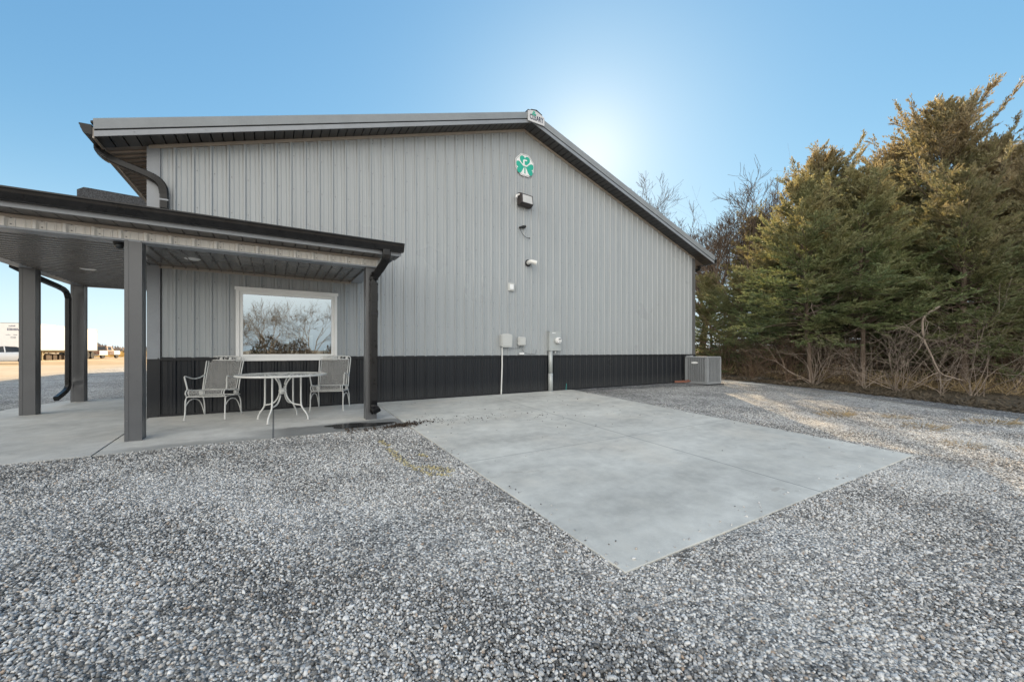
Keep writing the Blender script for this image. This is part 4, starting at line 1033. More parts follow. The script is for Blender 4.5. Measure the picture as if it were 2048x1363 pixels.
# ------------------------------------------------------------------ vegetation
def frames(d):
    """orthonormal side vectors for an (n,3) array of directions"""
    a = np.cross(d, np.array([.12,.23,.97])); a /= np.linalg.norm(a, axis=1, keepdims=True)+1e-9
    return a, np.cross(a, d)
def blades(P, D, L, W, rs):
    """leaf blades as narrow triangles pairs: base P, direction D, length L, width W"""
    a, b = frames(D); th = rs.uniform(0, 2*np.pi, len(P))[:,None]
    s = (a*np.cos(th)+b*np.sin(th))*W[:,None]
    V = np.stack([P-s*.35, P+s*.35, P+D*(L*.55)[:,None]+s, P+D*L[:,None], P+D*(L*.55)[:,None]-s], 1).reshape(-1,3)
    n = len(P); o = np.arange(n)[:,None]*5
    F = np.concatenate([o+np.array([0,1,2]), o+np.array([0,2,4]), o+np.array([4,2,3])], 1).reshape(-1,3)
    return V, F
def cedar(label, seed, h, rad, base, nb, mat, lean=(0,0), tr=.16, tw=11, bl=15, flag=0., dead=10, pw=.7, plumes=7):
    rs = np.random.RandomState(seed); t = thing('cedar_tree', label, 'tree', (0,0,0), 0, 'cedar trees along the gravel yard')
    wood = MB()
    zz = np.linspace(0, h, 12); wob = np.cumsum(rs.normal(0,.035,(12,2)),0)
    trunk = np.stack([wob[:,0]+lean[0]*(zz/h)**1.2, wob[:,1]+lean[1]*(zz/h)**1.2, zz], 1); trunk[0,:2] = 0
    wood.tube([(trunk[0]-[0,0,.25])]+list(trunk), [tr*1.5]+[tr*1.25 if i == 0 else tr*(1-.93*(i/11.)) for i in range(12)], 9)
    tp = lambda z: np.array([np.interp(z, zz, trunk[:,0]), np.interp(z, zz, trunk[:,1]), z])
    lob = rs.uniform(0, 6.28, 5)
    BP, BD, BL, BW = [], [], [], []
    for i in range(nb+plumes):
        f = (i+rs.uniform())/nb
        if i >= nb: f = rs.uniform(.62,.93)
        z = base+(h-base)*f*.97
        az = i*2.39996+rs.normal(0,.45)
        prof = (1-f)**pw*(0.70+.30*min(1, f*5))
        lump = 1+.20*np.sin(2*az+lob[0]+z*.7)+.16*np.sin(3*az+lob[1]-z*1.1)+.12*np.sin(z*2.3+lob[2])
        Lb = max(.45*rs.uniform(.6,1.2), rad*prof*lump*rs.uniform(.55,1.15)+.25)
        el = np.radians(6+50*f+rs.normal(0,11))
        if i >= nb: el = np.radians(rs.uniform(52,74)); Lb = (h-z)*rs.uniform(.75,1.15)+.4
        d = np.array([math.cos(az)*math.cos(el), math.sin(az)*math.cos(el), math.sin(el)])
        d[0] += flag*f; d /= np.linalg.norm(d)
        P = [tp(z)]; n = 7; dd = d.copy()
        for k in range(n):
            dd = dd+rs.normal(0,.08,3)+np.array([0,0,(-.09 if k < 4 else .15)*(1-f)]); dd /= np.linalg.norm(dd); P.append(P[-1]+dd*Lb/n)
        P = np.array(P); wood.tube(P, [max(.006, tr*.26*(1-f*.7)*(1-k/8.)) for k in range(n+1)], 4, cap=False)
        side = np.cross(dd, [0,0,1.]); side /= np.linalg.norm(side)+1e-9
        nt = max(6, int(tw*(.35+1.0*Lb/rad)))
        for k in range(nt):
            s = .22+.78*((k+rs.uniform())/nt); q = s*n; j = min(int(q), n-1); p = P[j]*(1-(q-j))+P[j+1]*(q-j)
            bd = P[j+1]-P[j]; bd /= np.linalg.norm(bd)
            td = bd*rs.uniform(.5,1.0)+side*rs.normal(0,.75)+np.array([0,0,rs.normal(.10+.25*f,.16)]); td /= np.linalg.norm(td)
            tl = (.26+.44*rs.uniform())*(1.15-.55*s)*min(1.2,.5+Lb*.4)
            m = int(bl*(.6+.8*rs.uniform())); ss = rs.uniform(.05,1,m)
            drop = np.stack([0*ss, 0*ss, -.10*tl*ss**2*(1-f)],1)
            pos = p+td*(tl*ss)[:,None]+drop+rs.normal(0,.02,(m,3))*np.array([1,1,.6])
            bdv = td+rs.normal(0,.40,(m,3))*np.array([1,1,.6])+np.array([0,0,.10]); bdv /= np.linalg.norm(bdv,axis=1,keepdims=True)
            BP.append(pos); BD.append(bdv); BL.append(rs.uniform(.055,.135,m)); BW.append(rs.uniform(.009,.018,m))
    V, F = blades(np.concatenate(BP), np.concatenate(BD), np.concatenate(BL), np.concatenate(BW), rs)
    # dead bare limbs low on the trunk
    for i in range(dead):
        z = rs.uniform(.5, base+1.6); az = rs.uniform(0,6.28); L_ = rs.uniform(.5,1.7); d = np.array([math.cos(az),math.sin(az),rs.uniform(-.25,.35)]); P = [tp(z)]
        for k in range(6): d = d+rs.normal(0,.18,3); d /= np.linalg.norm(d); P.append(P[-1]+d*L_/6)
        wood.tube(P, [.018*(1-k/7.5) for k in range(7)], 4, mi=1, cap=False)
        for k in range(5):
            j = rs.randint(2,6); d2 = d+rs.normal(0,.6,3); d2 /= np.linalg.norm(d2); wood.tube([P[j], P[j]+d2*.2, P[j]+d2*.2+(d2+rs.normal(0,.3,3))*.18], [.008,.005,.002], 3, mi=1, cap=False)
    np_mesh('crown', V, F, mat, t)
    wood.build('trunk', [M['bark'], M['twig']], t, True)
    return t
def branch(mb, rs, p, d, L_, r, depth, spread=.55, up=.1, seg=5, nch=(3,5), sides=5, minr=.007):
    P = [np.array(p, float)]; d = np.array(d, float); d /= np.linalg.norm(d)
    for k in range(seg):
        d = d+rs.normal(0,.13,3)+np.array([0,0,up*.3]); d /= np.linalg.norm(d); P.append(P[-1]+d*L_/seg)
    mb.tube(P, [max(minr, r*(1-.55*k/seg)) for k in range(seg+1)], sides if r > .02 else 3, cap=False)
    if depth == 0: return
    for i in range(rs.randint(nch[0], nch[1]+1)):
        s = rs.uniform(.3,1.0); q = s*seg; j = min(int(q), seg-1); b = P[j]*(1-(q-j))+P[j+1]*(q-j)
        a = rs.normal(0,1,3); dd = P[j+1]-P[j]; dd /= np.linalg.norm(dd); a -= dd*a.dot(dd); a /= np.linalg.norm(a)+1e-9
        nd = dd+a*rs.uniform(.6,1.3)*spread*1.5+np.array([0,0,up])
        branch(mb, rs, b, nd, L_*rs.uniform(.5,.78), max(minr, r*(1-.5*s)*rs.uniform(.5,.7)), depth-1, spread, up, max(3,seg-1), nch, sides, minr)
def bare_tree(label, seed, h, r, forks, mat='barkgray', depth=4, spread=.5, fz=.35, group='leafless trees', minr=.012):
    rs = np.random.RandomState(seed); t = thing('bare_tree', label, 'tree', (0,0,0), 0, group)
    tr = MB(); cr = MB()
    zf = h*fz; P = [np.array([0,0,-.2])]; d = np.array([0,0,1.])
    for k in range(6): d = d+rs.normal(0,.07,3); d /= np.linalg.norm(d); P.append(P[-1]+d*(zf+.2)/6)
    tr.tube(P, [r*(1.25-.4*k/6) for k in range(7)], 10)
    for k in range(forks):
        az = 2*math.pi*(k+rs.uniform(-.3,.3))/forks; e = rs.uniform(.9,1.35)
        branch(cr, rs, P[-1]-d*rs.uniform(0,.3)*zf*.3, (math.cos(az)*math.cos(e), math.sin(az)*math.cos(e), math.sin(e)), (h-zf)*rs.uniform(.5,.68), r*.62, depth, spread, .14, 6, (3,5), 5, minr)
    cr.build('crown', M[mat], t, True); tr.build('trunk', M[mat], t, True)
    return t
def shrub(label, seed, h, stems, mat='twig', depth=2, spread=.4, lean=.55, r=.012):
    rs = np.random.RandomState(seed); mb = MB()
    for k in range(stems):
        az = rs.uniform(0,6.28); e = rs.uniform(.7,1.45); L_ = h*rs.uniform(.6,1.15)
        d = np.array([math.cos(az)*math.cos(e)*lean*2, math.sin(az)*math.cos(e)*lean*2, math.sin(e)])
        branch(mb, rs, (rs.normal(0,.07),rs.normal(0,.07),-.03), d, L_, r*rs.uniform(.7,1.3), depth, spread, -.02, 6, (2,4), 4, .0022)
    o = mb.build('bare_shrub', M[mat]); tag(o, label, 'shrub', 'leafless shrubs at the edge of the trees'); return o
def pol(u, dep):      # point on the ground from bearing (pixel column of the photo) and depth
    a = (u-1024)/777.6; x, y = CAM.x+dep*(S_+a*C_), CAM.y+dep*(C_-a*S_)
    return (x, y, gz(x, y))
CB = 'cedar with '
A_ = cedar('tallest cedar with feathery bronze top rising above all the others', 11, 10.4, 3.7, 1.4, 235, M['cedar'], (.2,.1), .2, 22, 26, .10, pw=.62, plumes=11)
B_ = cedar('tall narrow cedar with golden top nearest the leafless trees', 23, 8.5, 2.9, 1.3, 195, M['cedar'], (-.1,.2), .15, 21, 26, pw=.62)
D_ = cedar('low dense green cedar behind the air conditioner', 37, 6.6, 2.5, .5, 175, M['cedargreen'], (.1,0), .11, 20, 26)
E_ = cedar('cedar on a pale slender pole trunk standing in front of the row', 52, 7.4, 2.5, 1.9, 150, M['cedargreen'], (.25,-.1), .085, 20, 26)
cedars = [
 (A_, 1885, 14.8, 0.3, 1.02, None), (B_, 1652, 15.2, 1.0, 1.0, None), (D_, 1482, 17.8, 0.2, .70, None), (E_, 1719, 13.0, 0.0, .95, None),
 (A_, 2010, 13.6, 2.2, .82, 'big cedar at the right edge with low sweeping green limbs'),
 (B_, 1925, 12.2, 4.0, .80, 'cedar with thick leaning brown trunk right of the pale pole trunk'),
 (B_, 1780, 16.6, 2.6, .98, 'cedar filling the gap between the tallest cedar and the narrow golden one'),
 (D_, 1562, 16.2, 3.3, .86, 'bushy green cedar left of the narrow golden topped one'),
 (D_, 1425, 20.5, 1.4, .74, 'small yellowish cedar just behind the right corner of the roof'),
 (B_, 1522, 24.0, 5.2, 1.08, 'distant conical cedar poking up among the leafless branches'),
 (A_, 2120, 15.5, 4.4, .85, 'cedar half cut off by the right edge behind the others'),
 (E_, 1622, 13.2, 2.0, .90, 'cedar on a thick dark trunk left of the pale pole trunk'),
 (A_, 2075, 12.4, 5.5, .72, 'cedar leaning in from the right edge nearest the camera'),
 (B_, 1605, 19.5, .7, .86, 'ragged cedar set back behind the thick dark trunk'),
 (A_, 1795, 17.5, 3.6, .97, 'cedar with thin bronze spire close left of the tallest cedar'),
 (A_, 1985, 17.0, .9, .97, 'tall cedar set back at the right with several bronze tips'),
 (D_, 1800, 14.3, 1.9, .78, 'small green cedar low between the pale pole trunk and the leaning trunk'),
 (D_, 1850, 18.5, 5.0, 1.05, 'dark low cedar deep behind the tallest one'),
 (D_, 1690, 18.5, 2.9, 1.05, 'dark low cedar deep behind the narrow golden one')]
for i, (src, u, dep, rz, s, lab) in enumerate(cedars):
    p = pol(u, dep)
    if lab is None: src.location = p; src.rotation_euler = (0,0,rz); src.scale = (s,s,s)
    else: dup(src, p, rz, lab, (s*1.04,s*.97,s))
# leafless trees behind the roof corner
bt = bare_tree('leafless tree with forked trunk rising behind the roof corner', 5, 10.0, .28, 4, 'barkdark', depth=5, spread=.48, minr=.009)
bt.location = pol(1462, 25)
b2 = bare_tree('leafless tree whose upper branches show over the right roof slope', 9, 12.2, .30, 3, 'barkdark', depth=5, spread=.46, minr=.009)
b2.location = pol(1325, 30)
dup(bt, pol(1405, 31), 2.0, 'thin leafless tree between the roof slope and the forked tree', (.92,.92,.92))
dup(b2, pol(1555, 30), 1.1, 'leafless tree just left of the tall cedars', (.86,.86,.9))
vine = shrub('tall tangle of pale bare stems in front of the forked leafless tree', 31, 4.6, 16, 'twigbrown', 3, .35, .5, .022); vine.name = 'bare_thicket'; vine.location = pol(1525, 18.5)
v2 = vine.copy(); C.objects.link(v2); v2['label'] = 'tangle of brown bare stems right behind the roof corner'; v2.location = pol(1440, 22); v2.rotation_euler = (0,0,2)
# shrubs along the edge
sA = shrub('many stemmed pale shrub arching low between two cedar trunks', 61, 1.55, 17); sB = shrub('bare shrub with a single white stem group at the right', 62, 1.8, 9, 'twig', 2, .45, .4); sC = shrub('fine brown shrub beside the air conditioner', 63, 1.3, 22, 'twigbrown', 2, .5, .6, .008)
sA.location = pol(1795, 11.6); sB.location = pol(1945, 10.8); sC.location = pol(1500, 14.6)
for i, (src, u, dep, rz, s, lab) in enumerate([
 (sA, 1625, 12.9, 1.0, .85, 'pale shrub around the thick dark trunk'), (sB, 1735, 11.7, 2.0, .62, 'little white forked shrub at the foot of the pale pole trunk'),
 (sC, 1580, 13.8, 2.0, 1.05, 'brown twiggy shrub left of the thick dark trunk'), (sC, 1690, 13.6, 3.0, 1.1, 'brown shrub between the dark trunk and the pale pole trunk'),
 (sA, 2025, 11.5, 2.2, 1.0, 'arching pale shrub at the far right edge'), (sC, 1870, 13.2, .4, 1.35, 'brown shrub in front of the leaning trunk'),
 (sC, 1990, 12.6, 5.0, 1.4, 'brown shrub behind the white stemmed one'), (sA, 1540, 15.5, 4.0, .9, 'pale arching shrub in shade left of the brown ones'),
 (sC, 1455, 17.0, 1.7, 1.4, 'brown shrub right behind the air conditioner'), (sB, 1880, 11.2, 4.4, .7, 'thin pale shrub below the hanging dead branch')]):
    o = src.copy(); C.objects.link(o); o.location = pol(u, dep); o.rotation_euler = (0,0,rz); o.scale = (s,s,s); o['label'] = lab
# hanging dead branch
mb = MB(); rs = np.random.RandomState(77)
Q = [np.array(pol(u, d))*[1,1,0]+[0,0,z] for u, d, z in ((1878,11.6,2.35),(1850,11.4,2.05),(1845,11.3,1.75),(1848,11.2,1.35),(1862,11.1,.92),(1880,11.0,.42),(1905,10.9,.28),(1925,10.8,.22))]
mb.tube(smooth_path(Q, 4), list(np.linspace(.034,.016,29)), 6)
for k in range(16):
    b = Q[rs.randint(1,7)]; d = rs.normal(0,1,3); d[2] = d[2]*.5-.1; branch(mb, rs, b, d, rs.uniform(.5,1.3), .014, 1, .5, 0, 5, (2,4), 4, .003)
tag(mb.build('dead_branch', M['twig'], None, True), 'crooked pale dead branch hanging down to the ground at right', 'branch')
# thicket of brown twigs under and behind the trees
def thicket(name, label, n, region, h, mat, seed):
    rs = np.random.RandomState(seed); BP, BD, BL, BW = [], [], [], []
    for k in range(n):
        u, dep = region(rs); p = np.array(pol(u, dep)); m = 9
        z = rs.uniform(0, 1, m)**1.4*h*rs.uniform(.5,1.2)
        pos = p+np.stack([rs.normal(0,.25,m), rs.normal(0,.25,m), z],1)
        d = rs.normal(0,.7,(m,3))+np.array([0,0,.8]); d /= np.linalg.norm(d,axis=1,keepdims=True)
        BP.append(pos); BD.append(d); BL.append(rs.uniform(.25,.8,m)); BW.append(rs.uniform(.003,.007,m))
    V, F = blades(np.concatenate(BP), np.concatenate(BD), np.concatenate(BL), np.concatenate(BW), rs)
    o = np_mesh(name, V, F, mat); struct(o, 'stuff'); return tag(o, label, 'brush')
thicket('undergrowth', 'brown tangled undergrowth beneath the cedars', 3000, lambda rs: (lambda u: (u, rs.uniform(0,6)+np.interp(u,[1400,1500,1620,1800,2150],[19,15.3,13.7,12.6,11.6])))(rs.uniform(1395,2180)), 1.25, M['twigdark'], 8)
thicket('dry_weeds', 'low straw coloured dry grass along the edge of the trees', 260, lambda rs: (lambda u: (u, rs.uniform(0,1.2)**1.2+np.interp(u,[1440,1560,1700,1850,2048,2200],[16.5,14.4,13.0,11.9,10.9,10.3])))(rs.uniform(1445,2190)), .13, M['straw'], 9)
# fallen leaves, needles and grass on the wood floor
rs = np.random.RandomState(18); n = 5200; ey = rs.uniform(-9,1.2,n); ex = np.interp(ey, [p[1] for p in outr[::-1]], [p[0] for p in outr[::-1]])-.12+rs.exponential(.75,n)
th = rs.uniform(0,6.28,n); D = np.stack([np.cos(th),np.sin(th),rs.uniform(0,.9,n)],1); D /= np.linalg.norm(D,axis=1,keepdims=True)
V, F = blades(np.stack([ex,ey,np.array([gz(0,y) for y in ey])+.014],1), D, rs.uniform(.05,.18,n), rs.uniform(.004,.02,n), rs)
o = np_mesh('forest_litter', V, F, M['deadleaf2']); struct(o,'stuff'); tag(o, 'fallen brown leaves and dead grass along the dark path', 'litter')
# dry grass tufts in the gravel
def tuft(seed, n=150, r=.22):
    rs = np.random.RandomState(seed); th = rs.uniform(0,6.28,n); q = rs.uniform(0,1,n)**.6*r
    P = np.stack([q*np.cos(th)*1.5, q*np.sin(th), np.zeros(n)-.02],1); D = np.stack([np.cos(th)*.9, np.sin(th)*.9, rs.uniform(.12,.6,n)],1)+rs.normal(0,.25,(n,3)); D /= np.linalg.norm(D,axis=1,keepdims=True)
    V, F = blades(P, D, rs.uniform(.08,.2,n), rs.uniform(.003,.006,n), rs); return np_mesh('grass_tuft', V, F, M['straw'])
tuf = tuft(1); tuf.location = (10.56,-4.92,gz(0,-4.92)+.02); tag(tuf, 'dry straw tuft in the gravel nearest the building', 'grass tuft', 'dry grass tufts in the gravel')
for (x, y, s, lab) in ((10.6,-6.1,1.0,'dry straw tuft in the gravel right of the concrete corner'), (9.4,-6.75,.7,'flat straw tuft beside the right tip of the concrete'), (12.4,-6.6,1.1,'straw tuft at the right edge by the dark path'), (9.9,-7.3,.6,'small straw tuft nearest the camera at right'), (11.3,-5.6,.6,'small straw tuft between two larger ones')):
    o = tuf.copy(); C.objects.link(o); o.location = (x,y,gz(x,y)+.02); o.scale = (s,s,s*.8); o.rotation_euler = (0,0,x*3); o['label'] = lab
# leaf litter and dirt at the corner of the patio, specks on the slab
def flakes(name, label, pts, size, mat, rs):
    n = len(pts); th = rs.uniform(0,6.28,n); D = np.stack([np.cos(th),np.sin(th),rs.uniform(-.1,.6,n)],1); D /= np.linalg.norm(D,axis=1,keepdims=True)
    V, F = blades(pts, D, rs.uniform(.6,1.6,n)*size, rs.uniform(.2,.5,n)*size, rs); o = np_mesh(name, V, F, mat); struct(o,'stuff'); return tag(o, label, 'litter')
rs = np.random.RandomState(15)
xs = np.concatenate([rs.normal(2.98,.14,220), rs.uniform(2.2,3.2,170), rs.normal(3.27,.12,80)]); ys = np.concatenate([rs.normal(-2.25,.05,220), rs.normal(-2.29,.07,170), rs.normal(-2.18,.06,80)])
flakes('leaf_litter', 'dark dead leaves and dirt gathered along the patio edge', np.stack([xs,ys,K*ys+rs.uniform(.0,.02,len(xs))],1), .028, M['deadleaf'], rs)
xs = np.concatenate([rs.normal(4.2,.35,60), rs.normal(3.6,.3,40), rs.uniform(3.3,7.5,90), rs.normal(5.3,.3,30)]); ys = np.concatenate([rs.normal(-2.3,.12,60), rs.normal(-2.1,.15,40), rs.uniform(-3.8,-.4,90), rs.normal(-2.6,.2,30)])
flakes('dirt_crumbs', 'dark dirt crumbs scattered over the concrete slab', np.stack([xs,ys,K*ys+.006+0*xs],1), .02, M['deadleaf'], rs)
mb = MB()
for k, (x, y, s) in enumerate(((-.9,-2.42,.22),(-1.1,-2.5,.16))): pass

# ------------------------------------------------------------------ vehicles and far background on the left
def wheel_mb(r, w):
    t = MB(); t.lathe([(r*.62,-w/2),(r*.96,-w/2),(r,-w*.3),(r,w*.3),(r*.96,w/2),(r*.62,w/2)], 20, axis='y'); return t
def add_wheel(parent, x, y, r, w, s):
    o = wheel_mb(r, w).build('wheel', M['rubber'], parent, False); o.location = (x,y,r)
    mb = MB(); mb.lathe([(.0,s*w*.42),(r*.3,s*w*.46),(r*.6,s*w*.42),(r*.63,s*w*.3)], 14, axis='y'); q = mb.build('rim', M['galv'], o)
    fixn(o); fixn(q)
def body_loft(mb, secs, mi=0):
    """secs: list of (x, [(y,z)...]) cross sections"""
    n = len(secs[0][1]); V = [(x,y,z) for x, P in secs for y, z in P]; F = []
    for i in range(len(secs)-1):
        for k in range(n): F.append((i*n+k, i*n+(k+1) % n, (i+1)*n+(k+1) % n, (i+1)*n+k))
    F += [tuple(range(n))[::-1], tuple((len(secs)-1)*n+k for k in range(n))]
    mb.add(V, F, mi)
car = thing('white_car', 'white sedan parked in front of the trailer at the left edge', 'car', (-17.75,40.45,gz(0,40)), math.atan2(.36,.935))
mb = MB()
def sec(w, z0, z1, zt): return [(-w*.9,z0),(w*.9,z0),(w,z0+.12),(w,(z0+z1)/2+.1),(w*.93,z1),(w*.5,zt),(-w*.5,zt),(-w*.93,z1),(-w,(z0+z1)/2+.1),(-w,z0+.12)]
body_loft(mb, [(-2.25,sec(.62,.32,.55,.58)),(-2.1,sec(.80,.22,.66,.70)),(-1.5,sec(.87,.2,.80,.86)),(-.95,sec(.89,.2,.90,.93)),(.2,sec(.9,.2,.94,.96)),(1.3,sec(.89,.2,.96,.99)),(1.9,sec(.86,.22,.95,1.0)),(2.2,sec(.75,.3,.88,.93))])
fixn(mb.build('body', M['carwhite'], car, True))
mb = MB()
def cs(w0, w1, z0, z1): return [(-w0,z0),(w0,z0),(w1,z1),(-w1,z1)]
body_loft(mb, [(-1.0,cs(.80,.78,.90,.92)),(-.2,cs(.82,.62,.92,1.38)),(.35,cs(.82,.62,.92,1.44)),(1.0,cs(.80,.60,.93,1.40)),(1.75,cs(.76,.70,.94,.98))]); fixn(mb.build('window', M['glassdark'], car))
mb = MB()
for s in (-1,1):
    mb.tube([(-1.02,s*.81,.91),(-.2,s*.64,1.39),(.35,s*.635,1.455),(1.0,s*.62,1.41),(1.78,s*.73,.98)], .035, 6); mb.tube([(.42,s*.835,.93),(.36,s*.635,1.43)], .04, 6)
body_loft(mb, [(-.2,cs(.60,.58,1.385,1.42)),(.35,cs(.60,.58,1.44,1.475)),(1.0,cs(.58,.56,1.40,1.43))]); fixn(mb.build('roof', M['carwhite'], car))
for s in (-1,1):
    mb = MB(); mb.cbox(-.78,-.55,min(s*.86,s*1.04),max(s*.86,s*1.04),.93,1.06,.03); mb.build('mirror', M['carwhite'], car)
    add_wheel(car, -1.4, s*.80, .32, .2, s); add_wheel(car, 1.35, s*.80, .32, .2, s)
# semi trailer: front end towards the yard
Tf, Tr_ = Vector((-20.7,54.2)), Vector((-19.5,67.8)); dr = (Tr_-Tf).normalized()
trl = thing('semi_trailer', 'long white box trailer parked on dry grass at the left', 'trailer', (Tf.x,Tf.y,0), math.atan2(dr.y, dr.x))
Lt = 13.6
mb = MB(); mb.cbox(0,Lt,0,2.6,1.12,4.02,.03); mb.box(-.012,.0,.35,.42,1.2,3.95); mb.build('box_body', M['trailer'], trl)
mb = MB(); mb.box(0.02,Lt-.02,-.014,-.001,3.93,4.0); mb.box(.02,Lt-.02,-.016,-.001,1.10,1.22); mb.box(Lt-.08,Lt+.015,-.02,.06,1.1,4.03); mb.box(-.015,.0,.02,2.58,3.95,4.03); mb.build('rail', M['galv'], trl)
mb = MB(); rs = np.random.RandomState(6)
for (y0_, z, w, hgt, n) in ((1.25,3.62,.5,.14,5),(1.05,3.35,.8,.12,8),(1.0,3.2,.85,.16,9),(1.1,2.72,.3,.07,4),(1.6,2.72,.35,.07,4),(1.2,2.5,.4,.07,5),(1.2,2.36,.4,.07,5)):
    for k in range(n):
        a = y0_+w*k/n; mb.box(-.006,-.001,a,a+w/n*.7,z,z+hgt*rs.uniform(.6,1))
mb.box(-.02,-.001,.25,.5,1.25,1.35); mb.box(-.02,-.001,1.2,1.6,1.15,1.24); mb.build('lettering', M['mark'], trl)
mb = MB(); mb.box(.3,Lt-.1,.75,.9,.85,1.11); mb.box(.3,Lt-.1,1.7,1.85,.85,1.11); mb.box(Lt-3.2,Lt-.4,.7,1.9,.6,.84); mb.build('underframe', M['yellowish'], trl)
for y in (.35,2.25):
    mb = MB(); mb.box(2.3,2.45,y-.07,y+.07,.06,1.1); mb.box(2.2,2.55,y-.12,y+.12,.0,.06); mb.tube([(2.4,y,.4),(3.3,y+.1,1.05)], .05, 6); mb.tube([(2.35,y,.45),(1.7,y+.1,1.05)], .05, 6); mb.build('landing_leg', M['yellowish'], trl)
for x in (Lt-1.1, Lt-2.35):
    for (y, s) in ((.28,-1),(2.32,1)): add_wheel(trl, x, y, .5, .5, s)
mb = MB(); 
for k in range(40): 
    x = rs.uniform(3,9); mb.box(x,x+rs.uniform(.3,.9),rs.uniform(.6,1.4),rs.uniform(1.5,2.3),0,rs.uniform(.3,.8))  # junk kept dark so it also paints in the shadow under the trailer
tag(mb.build('scrap_and_shadow', M['deadleaf']), 'dark scrap and painted-in shadow lying underneath the long white trailer', 'scrap'); o = bpy.data.objects['scrap_and_shadow']; o.location = trl.location; o.rotation_euler = trl.rotation_euler
# old pickup seen from behind
pk = thing('pickup_truck', 'old faded pickup truck parked beyond the trailer', 'truck', (-20.0,72.0,gz(0,70)), R(78))
mb = MB()
def s2(w, z0, z1): return [(-w*.95,z0),(w*.95,z0),(w,z0+.1),(w,z1-.06),(w*.95,z1),(-w*.95,z1),(-w,z1-.06),(-w,z0+.1)]
body_loft(mb, [(.55,s2(.92,.5,1.12)),(1.9,s2(.94,.5,1.1)),(2.05,s2(.92,.52,1.06))]); fixn(mb.build('hood', M['carwhite'], pk))
mb = MB(); body_loft(mb, [(-.9,s2(.93,.48,1.14)),(.56,s2(.93,.48,1.14))]); body_loft(mb, [(-.85,cs(.86,.74,1.141,1.80)),(.2,cs(.86,.72,1.141,1.80)),(.75,cs(.84,.80,1.141,1.16))]); fixn(mb.build('cab', M['rust'], pk))
mb = MB(); body_loft(mb, [(-.872,cs(.70,.62,1.22,1.70)),(-.86,cs(.70,.62,1.22,1.70))])
for s in (-1,1): mb.add([(-.65,s*.853,1.2),(.15,s*.853,1.2),(.1,s*.76,1.68),(-.6,s*.765,1.68)], [(0,1,2,3)])
mb.build('window', M['glassdark'], pk)
mb = MB(); mb.box(-2.7,-.92,-.93,-.86,.48,1.12); mb.box(-2.7,-.92,.86,.93,.48,1.12); mb.box(-2.7,-.92,-.86,.86,.6,.68); mb.build('bed', M['carwhite'], pk)
mb = MB(); mb.box(-2.76,-2.701,-.9,.9,.52,1.12); mb.build('tailgate', M['rust'], pk)
mb = MB(); mb.box(-2.86,-2.78,-.95,.95,.42,.56); mb.build('bumper', M['galv'], pk)
for s in (-1,1):
    add_wheel(pk, 1.35, s*.78, .36, .22, s); add_wheel(pk, -1.85, s*.78, .36, .22, s)
    mb = MB(); mb.box(-2.79,-2.761,s*.8-.07,s*.8+.07,.75,.95); mb.build('tail_light', M['copper'], pk)
# far woods on the horizon and dry orange grass (uncountable)
rs = np.random.RandomState(21); n = 9000
xx = rs.uniform(-260,140,n); hh = 3.2+1.6*np.sin(xx*.05)+1.2*np.sin(xx*.17+1); P = np.stack([xx, 210+rs.uniform(-12,12,n), rs.uniform(0,1,n)*np.maximum(1.4,hh)],1)
D = rs.normal(0,.6,(n,3))+[0,0,.9]; D /= np.linalg.norm(D,axis=1,keepdims=True)
V, F = blades(P, D, rs.uniform(1.0,2.6,n), rs.uniform(.2,.6,n), rs); o = np_mesh('distant_woods', V, F, M['haze_tree']); struct(o,'stuff'); tag(o, 'hazy gray brown line of woods along the far horizon', 'woods')
n = 5000; P = np.stack([rs.uniform(-26,8,n), rs.uniform(84,104,n), np.zeros(n)],1); D = rs.normal(0,.3,(n,3))+[0,0,1]; D /= np.linalg.norm(D,axis=1,keepdims=True)
V, F = blades(P, D, rs.uniform(.4,1.3,n), rs.uniform(.03,.08,n), rs); o = np_mesh('tall_dry_grass', V, F, M['orange']); struct(o,'stuff'); tag(o, 'tall orange dry grass at the back of the lot', 'grass')
# trees behind the camera, seen mirrored in the window
k0 = bare_tree('leafless tree mirrored in the window', 41, 6.0, .075, 4, 'twig', 4, .55, .22, 'trees mirrored in the window', .006)
k0.location = (1.2,-31,gz(0,-31))
for (x, y, rz, s) in ((4.6,-32,1.,1.05),(-1.6,-33,2.2,.85),(7.5,-34,3.,1.0),(-5,-34,4.,1.),(11,-36,5.,1.1)): dup(k0, (x,y,gz(x,y)), rz, 'leafless tree mirrored in the window', (s,s,s))
rs = np.random.RandomState(5); n = 30000; bx = rs.uniform(-22,30,n); P = np.stack([bx, rs.uniform(-36,-29,n), -.9+rs.uniform(0,1,n)*(2.3+.7*np.sin(bx*.9)+.5*np.sin(bx*2.3))],1); D = rs.normal(0,.6,(n,3))+[0,0,.6]; D /= np.linalg.norm(D,axis=1,keepdims=True)
V, F = blades(P, D, rs.uniform(.2,.6,n), rs.uniform(.015,.05,n), rs); o = np_mesh('brush_bank', V, F, M['twigdark']); struct(o,'stuff'); tag(o, 'brown brush mirrored in the lower part of the window', 'brush')

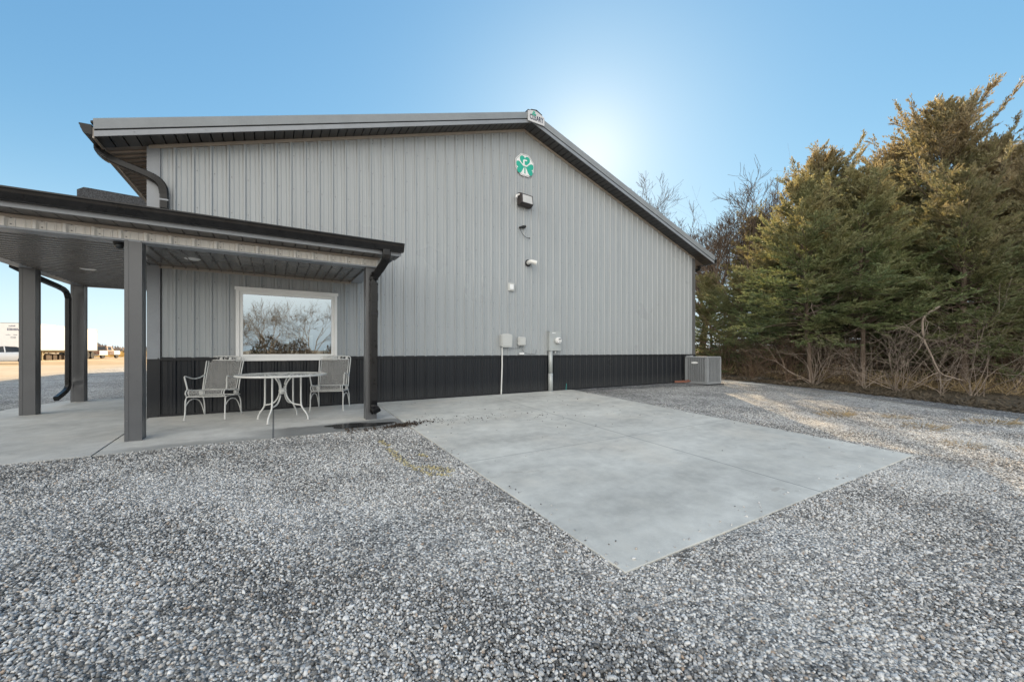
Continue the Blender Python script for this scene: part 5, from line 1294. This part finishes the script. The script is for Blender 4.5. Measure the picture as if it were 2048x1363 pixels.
# ------------------------------------------------------------------ light, sky, camera
sv = Vector((.690,.750,.495)).normalized()
EL = math.asin(sv.z); AZ = math.atan2(sv.x, sv.y)
su = bpy.data.lights.new('sun', 'SUN'); su.energy = 4.6; su.angle = R(.5); su.color = (1,.76,.47)
so = bpy.data.objects.new('sun', su); C.objects.link(so); so.rotation_euler = sv.to_track_quat('Z', 'Y').to_euler()
GAIN = (.105,.186,.262); SHOULDER = 4.6; SKY_FILL = (10.6,10.0,8.9,1)
w = bpy.data.worlds.new('World'); SC.world = w; w.use_nodes = True; nt = w.node_tree
bg = nt.nodes['Background']; sky = nt.nodes.new('ShaderNodeTexSky'); sky.sky_type = 'NISHITA'; sky.sun_disc = False
sky.sun_elevation = EL; sky.sun_rotation = AZ; sky.altitude = 200; sky.air_density = 1.0; sky.dust_density = .22; sky.ozone_density = 1.0

def wn(typ, **kw):
    x = nt.nodes.new(typ)
    for k, v in kw.items(): setattr(x, k, v)
    return x
def wm(op, a, b=None, clamp=False):
    x = wn('ShaderNodeMath', operation=op, use_clamp=clamp)
    for i, v in enumerate((a, b)):
        if v is None: continue
        if hasattr(v, 'node'): nt.links.new(v, x.inputs[i])
        else: x.inputs[i].default_value = v
    return x.outputs[0]
# soft shoulder on the sky so the glow round the sun does not burn out, and a veil of added brightness over the unseen sky behind the viewer, as fill light
sp_ = wn('ShaderNodeSeparateColor'); nt.links.new(sky.outputs[0], sp_.inputs[0])
cc = wn('ShaderNodeCombineColor')
for i, g in enumerate(GAIN):
    v = wm('MULTIPLY', sp_.outputs[i], g); nt.links.new(wm('MULTIPLY', wm('DIVIDE', v, wm('ADD', v, 1.0)), SHOULDER), cc.inputs[i])
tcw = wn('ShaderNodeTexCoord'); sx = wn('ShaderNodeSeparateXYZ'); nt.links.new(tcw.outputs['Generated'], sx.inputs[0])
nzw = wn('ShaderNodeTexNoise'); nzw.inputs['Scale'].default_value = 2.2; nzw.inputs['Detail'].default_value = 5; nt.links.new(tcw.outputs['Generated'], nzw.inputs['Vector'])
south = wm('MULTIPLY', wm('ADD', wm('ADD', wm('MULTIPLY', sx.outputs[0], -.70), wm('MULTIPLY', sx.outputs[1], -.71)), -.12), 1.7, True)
def vmix(f, a, col):
    x = wn('ShaderNodeMix', data_type='RGBA'); nt.links.new(f, x.inputs[0]); nt.links.new(a, x.inputs[6]); x.inputs[7].default_value = (*col, 1); return x.outputs[2]
sdv = wn('ShaderNodeVectorMath', operation='DOT_PRODUCT'); nt.links.new(tcw.outputs['Generated'], sdv.inputs[0]); sdv.inputs[1].default_value = sv
dots = wm('MAXIMUM', sdv.outputs['Value'], 0.0)
lowh = wm('POWER', wm('SUBTRACT', 1.0, wm('MULTIPLY', wm('MAXIMUM', sx.outputs[2], 0.0), 2.0, True)), 3.0)
skyc = vmix(wm('MULTIPLY', lowh, .78), cc.outputs[0], [SHOULDER*v for v in (.70,.80,.86)])
skyc = vmix(wm('MULTIPLY', wm('POWER', dots, 30.0), .20), skyc, [SHOULDER*v for v in (.70,.80,.86)])
skyc = vmix(wm('MULTIPLY', wm('POWER', dots, 200.0), .45), skyc, [SHOULDER*v for v in (.86,.86,.85)])
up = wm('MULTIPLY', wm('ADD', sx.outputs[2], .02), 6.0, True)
sky_fill = wm('MULTIPLY', wm('MULTIPLY', south, up), wm('ADD', wm('MULTIPLY', nzw.outputs[0], .5), .55), True)
mxw = wn('ShaderNodeMix', data_type='RGBA'); nt.links.new(sky_fill, mxw.inputs[0]); nt.links.new(skyc, mxw.inputs[6]); mxw.inputs[7].default_value = SKY_FILL
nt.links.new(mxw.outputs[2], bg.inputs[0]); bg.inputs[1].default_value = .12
cd = bpy.data.cameras.new('camera'); co = bpy.data.objects.new('camera', cd); C.objects.link(co)
cd.lens = 777.6/2048*36; cd.sensor_width = 36; cd.sensor_fit = 'HORIZONTAL'; cd.shift_y = (702-681.5)/2048; cd.clip_start = .05; cd.clip_end = 5000
co.location = CAM; co.rotation_euler = (R(90), 0, -TH)
SC.camera = co
SC.view_settings.view_transform = 'Standard'; SC.view_settings.look = 'None'; SC.view_settings.exposure = 1.42; SC.view_settings.gamma = 1
